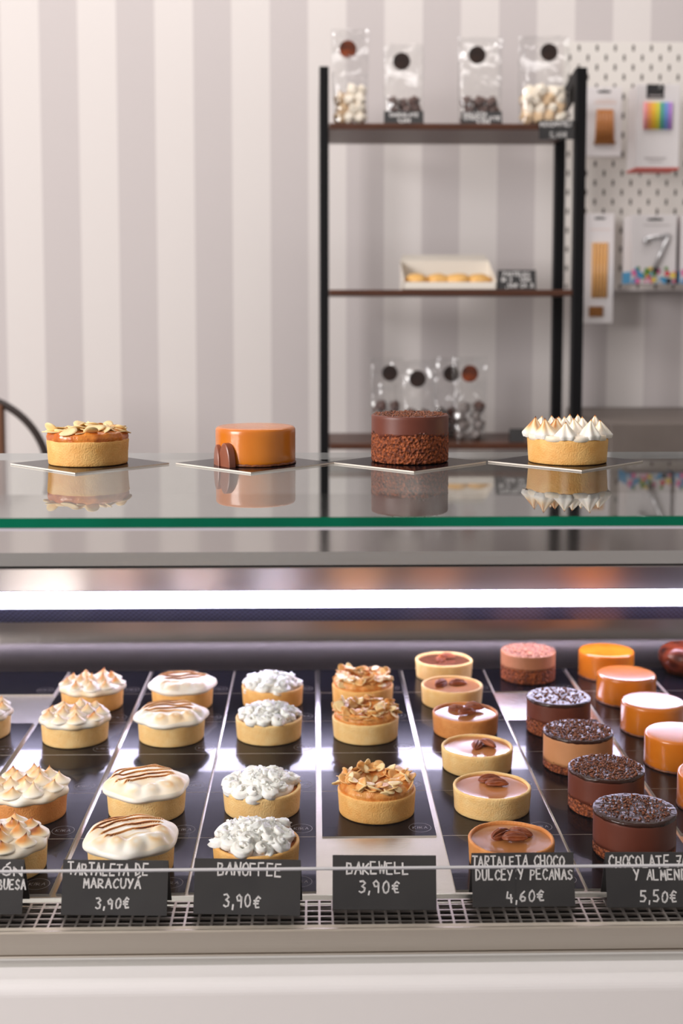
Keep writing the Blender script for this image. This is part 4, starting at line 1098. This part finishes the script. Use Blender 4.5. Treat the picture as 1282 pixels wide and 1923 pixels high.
# ---------------------------------------------------------------- pegboard with hanging candle packs
YP = 2.765
pg0 = ony(1058, 78, YP); pg1 = ony(1520, 543, YP)
o0 = ony(1087, 90, YP)
pm = peg_mat(o0.x, o0.z)
t = thing('pegboard', 'white pegboard with staggered slots on the striped wall', 'pegboard', (0, 0, 0))
g = G(); g.box(pg0.x, pg1.x, YP, YP+.006, pg1.z, pg0.z, 0, None, .001); o = g.obj('slotted_panel', [pm], t)
g = G(); g.box(pg0.x, pg1.x, YP-.016, YP+.02, pg1.z-.004, pg1.z-.0001); g.obj('bottom_ledge', M['white_card'], t)
for x in (pg0.x+.05, pg1.x-.05):
    g = G(); g.box(x, x+.03, YP+.006, WALL_Y, pg0.z-.08, pg0.z-.05); g.box(x, x+.03, YP+.006, WALL_Y, pg1.z+.05, pg1.z+.08); g.obj('spacer', M['white_card'], t)
def pack(x0, x1, y0, y1, Y, dep, name, lb, slot=True):
    a = ony(x0, y0, Y); b = ony(x1, y1, Y)
    t = thing(name, lb, 'candle pack', (a.x, Y, b.z), 0, 'candle packs on the pegboard')
    W, H = b.x-a.x, a.z-b.z
    g = G(); g.box(0, W, 0, dep, 0, H, 0, None, min(.0012, dep*.3)); cd = g.obj('card', M['white_card'], t)
    if slot:
        g = G(); g.box(W*.34, W*.68, -.0004, 0, H-.012, H-.008); g.box(W*.46, W*.56, -.0004, 0, H-.008, H-.0062); g.obj('hanging_slot', M['void'], cd)
    # hook
    g = G(); g.rod((a.x+W*.5, YP+.003, a.z-.0085), (a.x+W*.5, Y-.012, a.z-.0085), .0011, 8); g.rod((a.x+W*.5, Y-.012, a.z-.0085), (a.x+W*.5, Y-.014, a.z-.002), .0011, 8)
    tag(g.obj('peg_hook', M['steel_pale']), 'thin metal hook holding the '+lb.split(' on ')[0].split(' with ')[0], 'hook', 'pegboard hooks')
    return t, W, H
def cand(t, W, H, x0, x1, v0, v1, n, m, r, taper=1.0):
    for k in range(n):
        g = G(); xb = W*(x0+(x1-x0)*(k+.5)/n); c = W*(x0+x1)/2
        g.rod((xb, -r*.6, H*v0), (c+(xb-c)*taper, -r*.6, H*v1), r, 12)
        g.obj('candle', m[k % len(m)] if isinstance(m, list) else m, t, smooth=True)
def grey_lines(t, W, rows, m):
    V = []; F = []
    for (x0, x1, z0, z1) in rows:
        o = len(V); V += [(x0, -.0004, z0), (x1, -.0004, z0), (x1, -.0004, z1), (x0, -.0004, z1)]; F.append((o, o+1, o+2, o+3))
    mk('printing', V, F, m, next(c for c in t.children if c.name.startswith('card')), False)
M['print_grey'] = mat('grey_print', lin(188, 180, 180), .5)
M['print_peach'] = mat('peach_print', lin(226, 204, 196), .5)
t, W, H = pack(1098, 1166, 163, 294, 2.70, .012, 'candle_pack', 'white pack with five short bronze candles on the pegboard')
cand(t, W, H, .28, .80, .20, .67, 5, M['bronze_candle'], .0042, .82)
g = G(); g.box(W*.26, W*.82, -.006, 0, H*.175, H*.21); g.obj('candle_tray', M['brown_holder'], t)
grey_lines(t, W, [(W*.25, W*.85, H*.76, H*.785), (W*.3, W*.8, H*.80, H*.815)], M['print_peach'])
t, W, H = pack(1097, 1150, 401, 607, 2.70, .010, 'candle_pack', 'tall narrow white pack of long gold candles on the pegboard')
cand(t, W, H, .26, .80, .235, .735, 5, M['gold_candle'], .0030, 1.0)
g = G(); g.box(W*.20, W*.66, -.005, 0, H*.06, H*.155, 0, None, .001); g.obj('candle_holders', M['brown_holder'], t)
grey_lines(t, W, [(W*.2, W*.85, H*.85, H*.86)], M['print_peach'])
t, W, H = pack(1196, 1274, 158, 315, 2.62, .075, 'candle_box', 'white box with rainbow candles and coral red base on the pegboard', False)
g = G(); g.box(W*.22, W*.62, -.0008, 0, H*.83, H*.998); bl_ = g.obj('black_label', M['card'], t)
V = []; F = []
for q in strokes('7', W*.36, W*.48, H*.90, H*.06, .0012, random.Random(2)): 
    o = len(V); V += [(x, -.0012, z) for x, z in q]; F.append((o, o+1, o+2, o+3))
g = G(); g.box(W*.27, W*.57, -.0012, -.0008, H*.855, H*.868); g.obj('label_print', M['print_grey'], bl_)
RB = [mat('rainbow_candle_%d' % i, lin(*c), .4) for i, c in enumerate([(236, 150, 152), (240, 160, 90), (240, 190, 40), (214, 208, 60), (84, 170, 150), (110, 150, 214), (176, 128, 206)])]
cand(t, W, H, .15, .82, .46, .78, 7, RB, .0037)
grey_lines(t, W, [(W*.2, W*.7, H*.10, H*.125), (W*.3, W*.62, H*.065, H*.08)], M['print_grey'])
g = G(); g.box(-.0005, W+.0005, -.0005, .076, -.0035, -.0001); g.obj('red_base', M['red_base'], t)
def seven_pack(x0, x1, lb, digit=True):
    t, W, H = pack(x0, x1, 403, 533, 2.63, .075, 'candle_pack', lb)
    conf = [mat('confetti_print', lin(*c), .5) for c in ((70, 150, 196), (206, 44, 60), (226, 196, 90), (96, 140, 60), (226, 110, 160), (40, 34, 40), (150, 190, 220))]
    rnd = random.Random(7); g = G()
    for k in range(60):
        u = rnd.random(); z = H*rnd.uniform(.01, .20)*(1 if rnd.random() < .7 else 1.25); s = rnd.uniform(.003, .0065)
        x = max(s, min(W-s, W*u)); zc = max(s, z)
        ci = 0 if u < .25 and rnd.random() < .7 else rnd.randrange(7); yy = -.0003-.00004*k
        g.add([(x+s*math.cos(a_*PI/4), yy, zc+s*math.sin(a_*PI/4)) for a_ in range(8)], [tuple(range(8))], ci)
    g.obj('confetti_print', conf, t)
    g = G(); g.box(-.0006, -.0001, .002, .073, .001, H*.18); g.obj('side_print', conf[0], t)
    if digit:
        V = []; F = []
        g = G()
        for (ax, az, bx_, bz) in ((.28, .66, .80, .70), (.80, .70, .50, .24), (.28, .66, .30, .58)):
            g.rod((W*ax, -.006, H*az), (W*bx_, -.006, H*bz), .0048, 12)
        g.obj('number_candle', M['silver'], t, smooth=True)
        g = G(); g.box(W*.47, W*.57, -.010, -.002, H*.17, H*.23); g.obj('candle_foot', M['card'], t)
        grey_lines(t, W, [(W*.25, W*.85, H*.84, H*.855)], M['print_grey'])
    return t
seven_pack(1187, 1268, 'white pack with a clear silver number seven candle on the pegboard')
seven_pack(1280, 1361, 'white confetti-printed pack cut off by the photo edge on the pegboard', False)

# ---------------------------------------------------------------- chair and counter behind the case
ch = thing('chair', 'round-backed chair with thin dark metal hoop beyond the bakewell tart', 'chair', (0, 0, 0))
Yh = 2.42; hc = ony(-58, 892, Yh); hr = 149*Yh/FPX
def ring_tube(c, R, r, a0, a1, n=48, m=10):
    V = []; F = []
    for i in range(n+1):
        a = a0+(a1-a0)*i/n; ctr = Vector((c.x+R*math.cos(a), c.y, c.z+R*math.sin(a)))
        for k in range(m):
            b = 2*PI*k/m; V.append(ctr+Vector((r*math.cos(b)*math.cos(a), r*math.sin(b), r*math.cos(b)*math.sin(a))))
    for i in range(n):
        for k in range(m): F.append((i*m+k, i*m+(k+1) % m, (i+1)*m+(k+1) % m, (i+1)*m+k))
    F += [tuple(range(m)), tuple(range(n*m, n*m+m))[::-1]]
    return V, F
v, f = ring_tube(hc, hr, .0075, -.5, PI+.5); mk('hoop', v, f, M['chair_frame'], ch)
zs_ = .46
g = G(); xb_ = ony(-2, 800, Yh).x; g.box(xb_-.03, xb_+.010, Yh-.012, Yh+.012, hc.z-.30, hc.z+math.sqrt(max(0, hr**2-(xb_-hc.x)**2))-.004, 0, None, .003); g.obj('back_slat', M['chair_wood'], ch)
ea = -.5
for sx_ in (-1, 1):
    xe = hc.x+sx_*hr*math.cos(ea); ze = hc.z+hr*math.sin(ea)
    g = G(); g.rod((xe, Yh, ze), (xe-sx_*.02, Yh-.01, zs_), .0075, 12); g.rod((xe-sx_*.02, Yh-.01, zs_), (xe+sx_*.02, Yh+.03, 0.001), .0075, 12); g.obj('leg', M['chair_frame'], ch, smooth=True)
    g = G(); g.rod((xe-sx_*.02, Yh-.40, zs_), (xe+sx_*.01, Yh-.43, 0.001), .0075, 12); g.obj('leg', M['chair_frame'], ch, smooth=True)
v, f = lathe([(0, zs_-.02), (.19, zs_-.02), (.205, zs_), (.20, zs_+.03), (.18, zs_+.04), (0, zs_+.042)], 48)
mk('seat', [(p[0]+hc.x, p[1]+Yh-.21, p[2]) for p in v], f, M['chair_wood'], ch)

ct = thing('side_counter', 'grey side counter standing behind the meringue tart', 'counter', (0, 0, 0))
yc0 = 2.36; a = ony(1147, 796, yc0)
g = G(); g.box(a.x, 1.6, yc0, WALL_Y-.02, a.z-.09, a.z, 0, None, .002); g.obj('worktop', M['counter_top'], ct)
g = G(); g.box(a.x+.01, 1.6, yc0+.02, WALL_Y-.02, 0, a.z-.0905); g.obj('cabinet_body', M['counter_body'], ct)
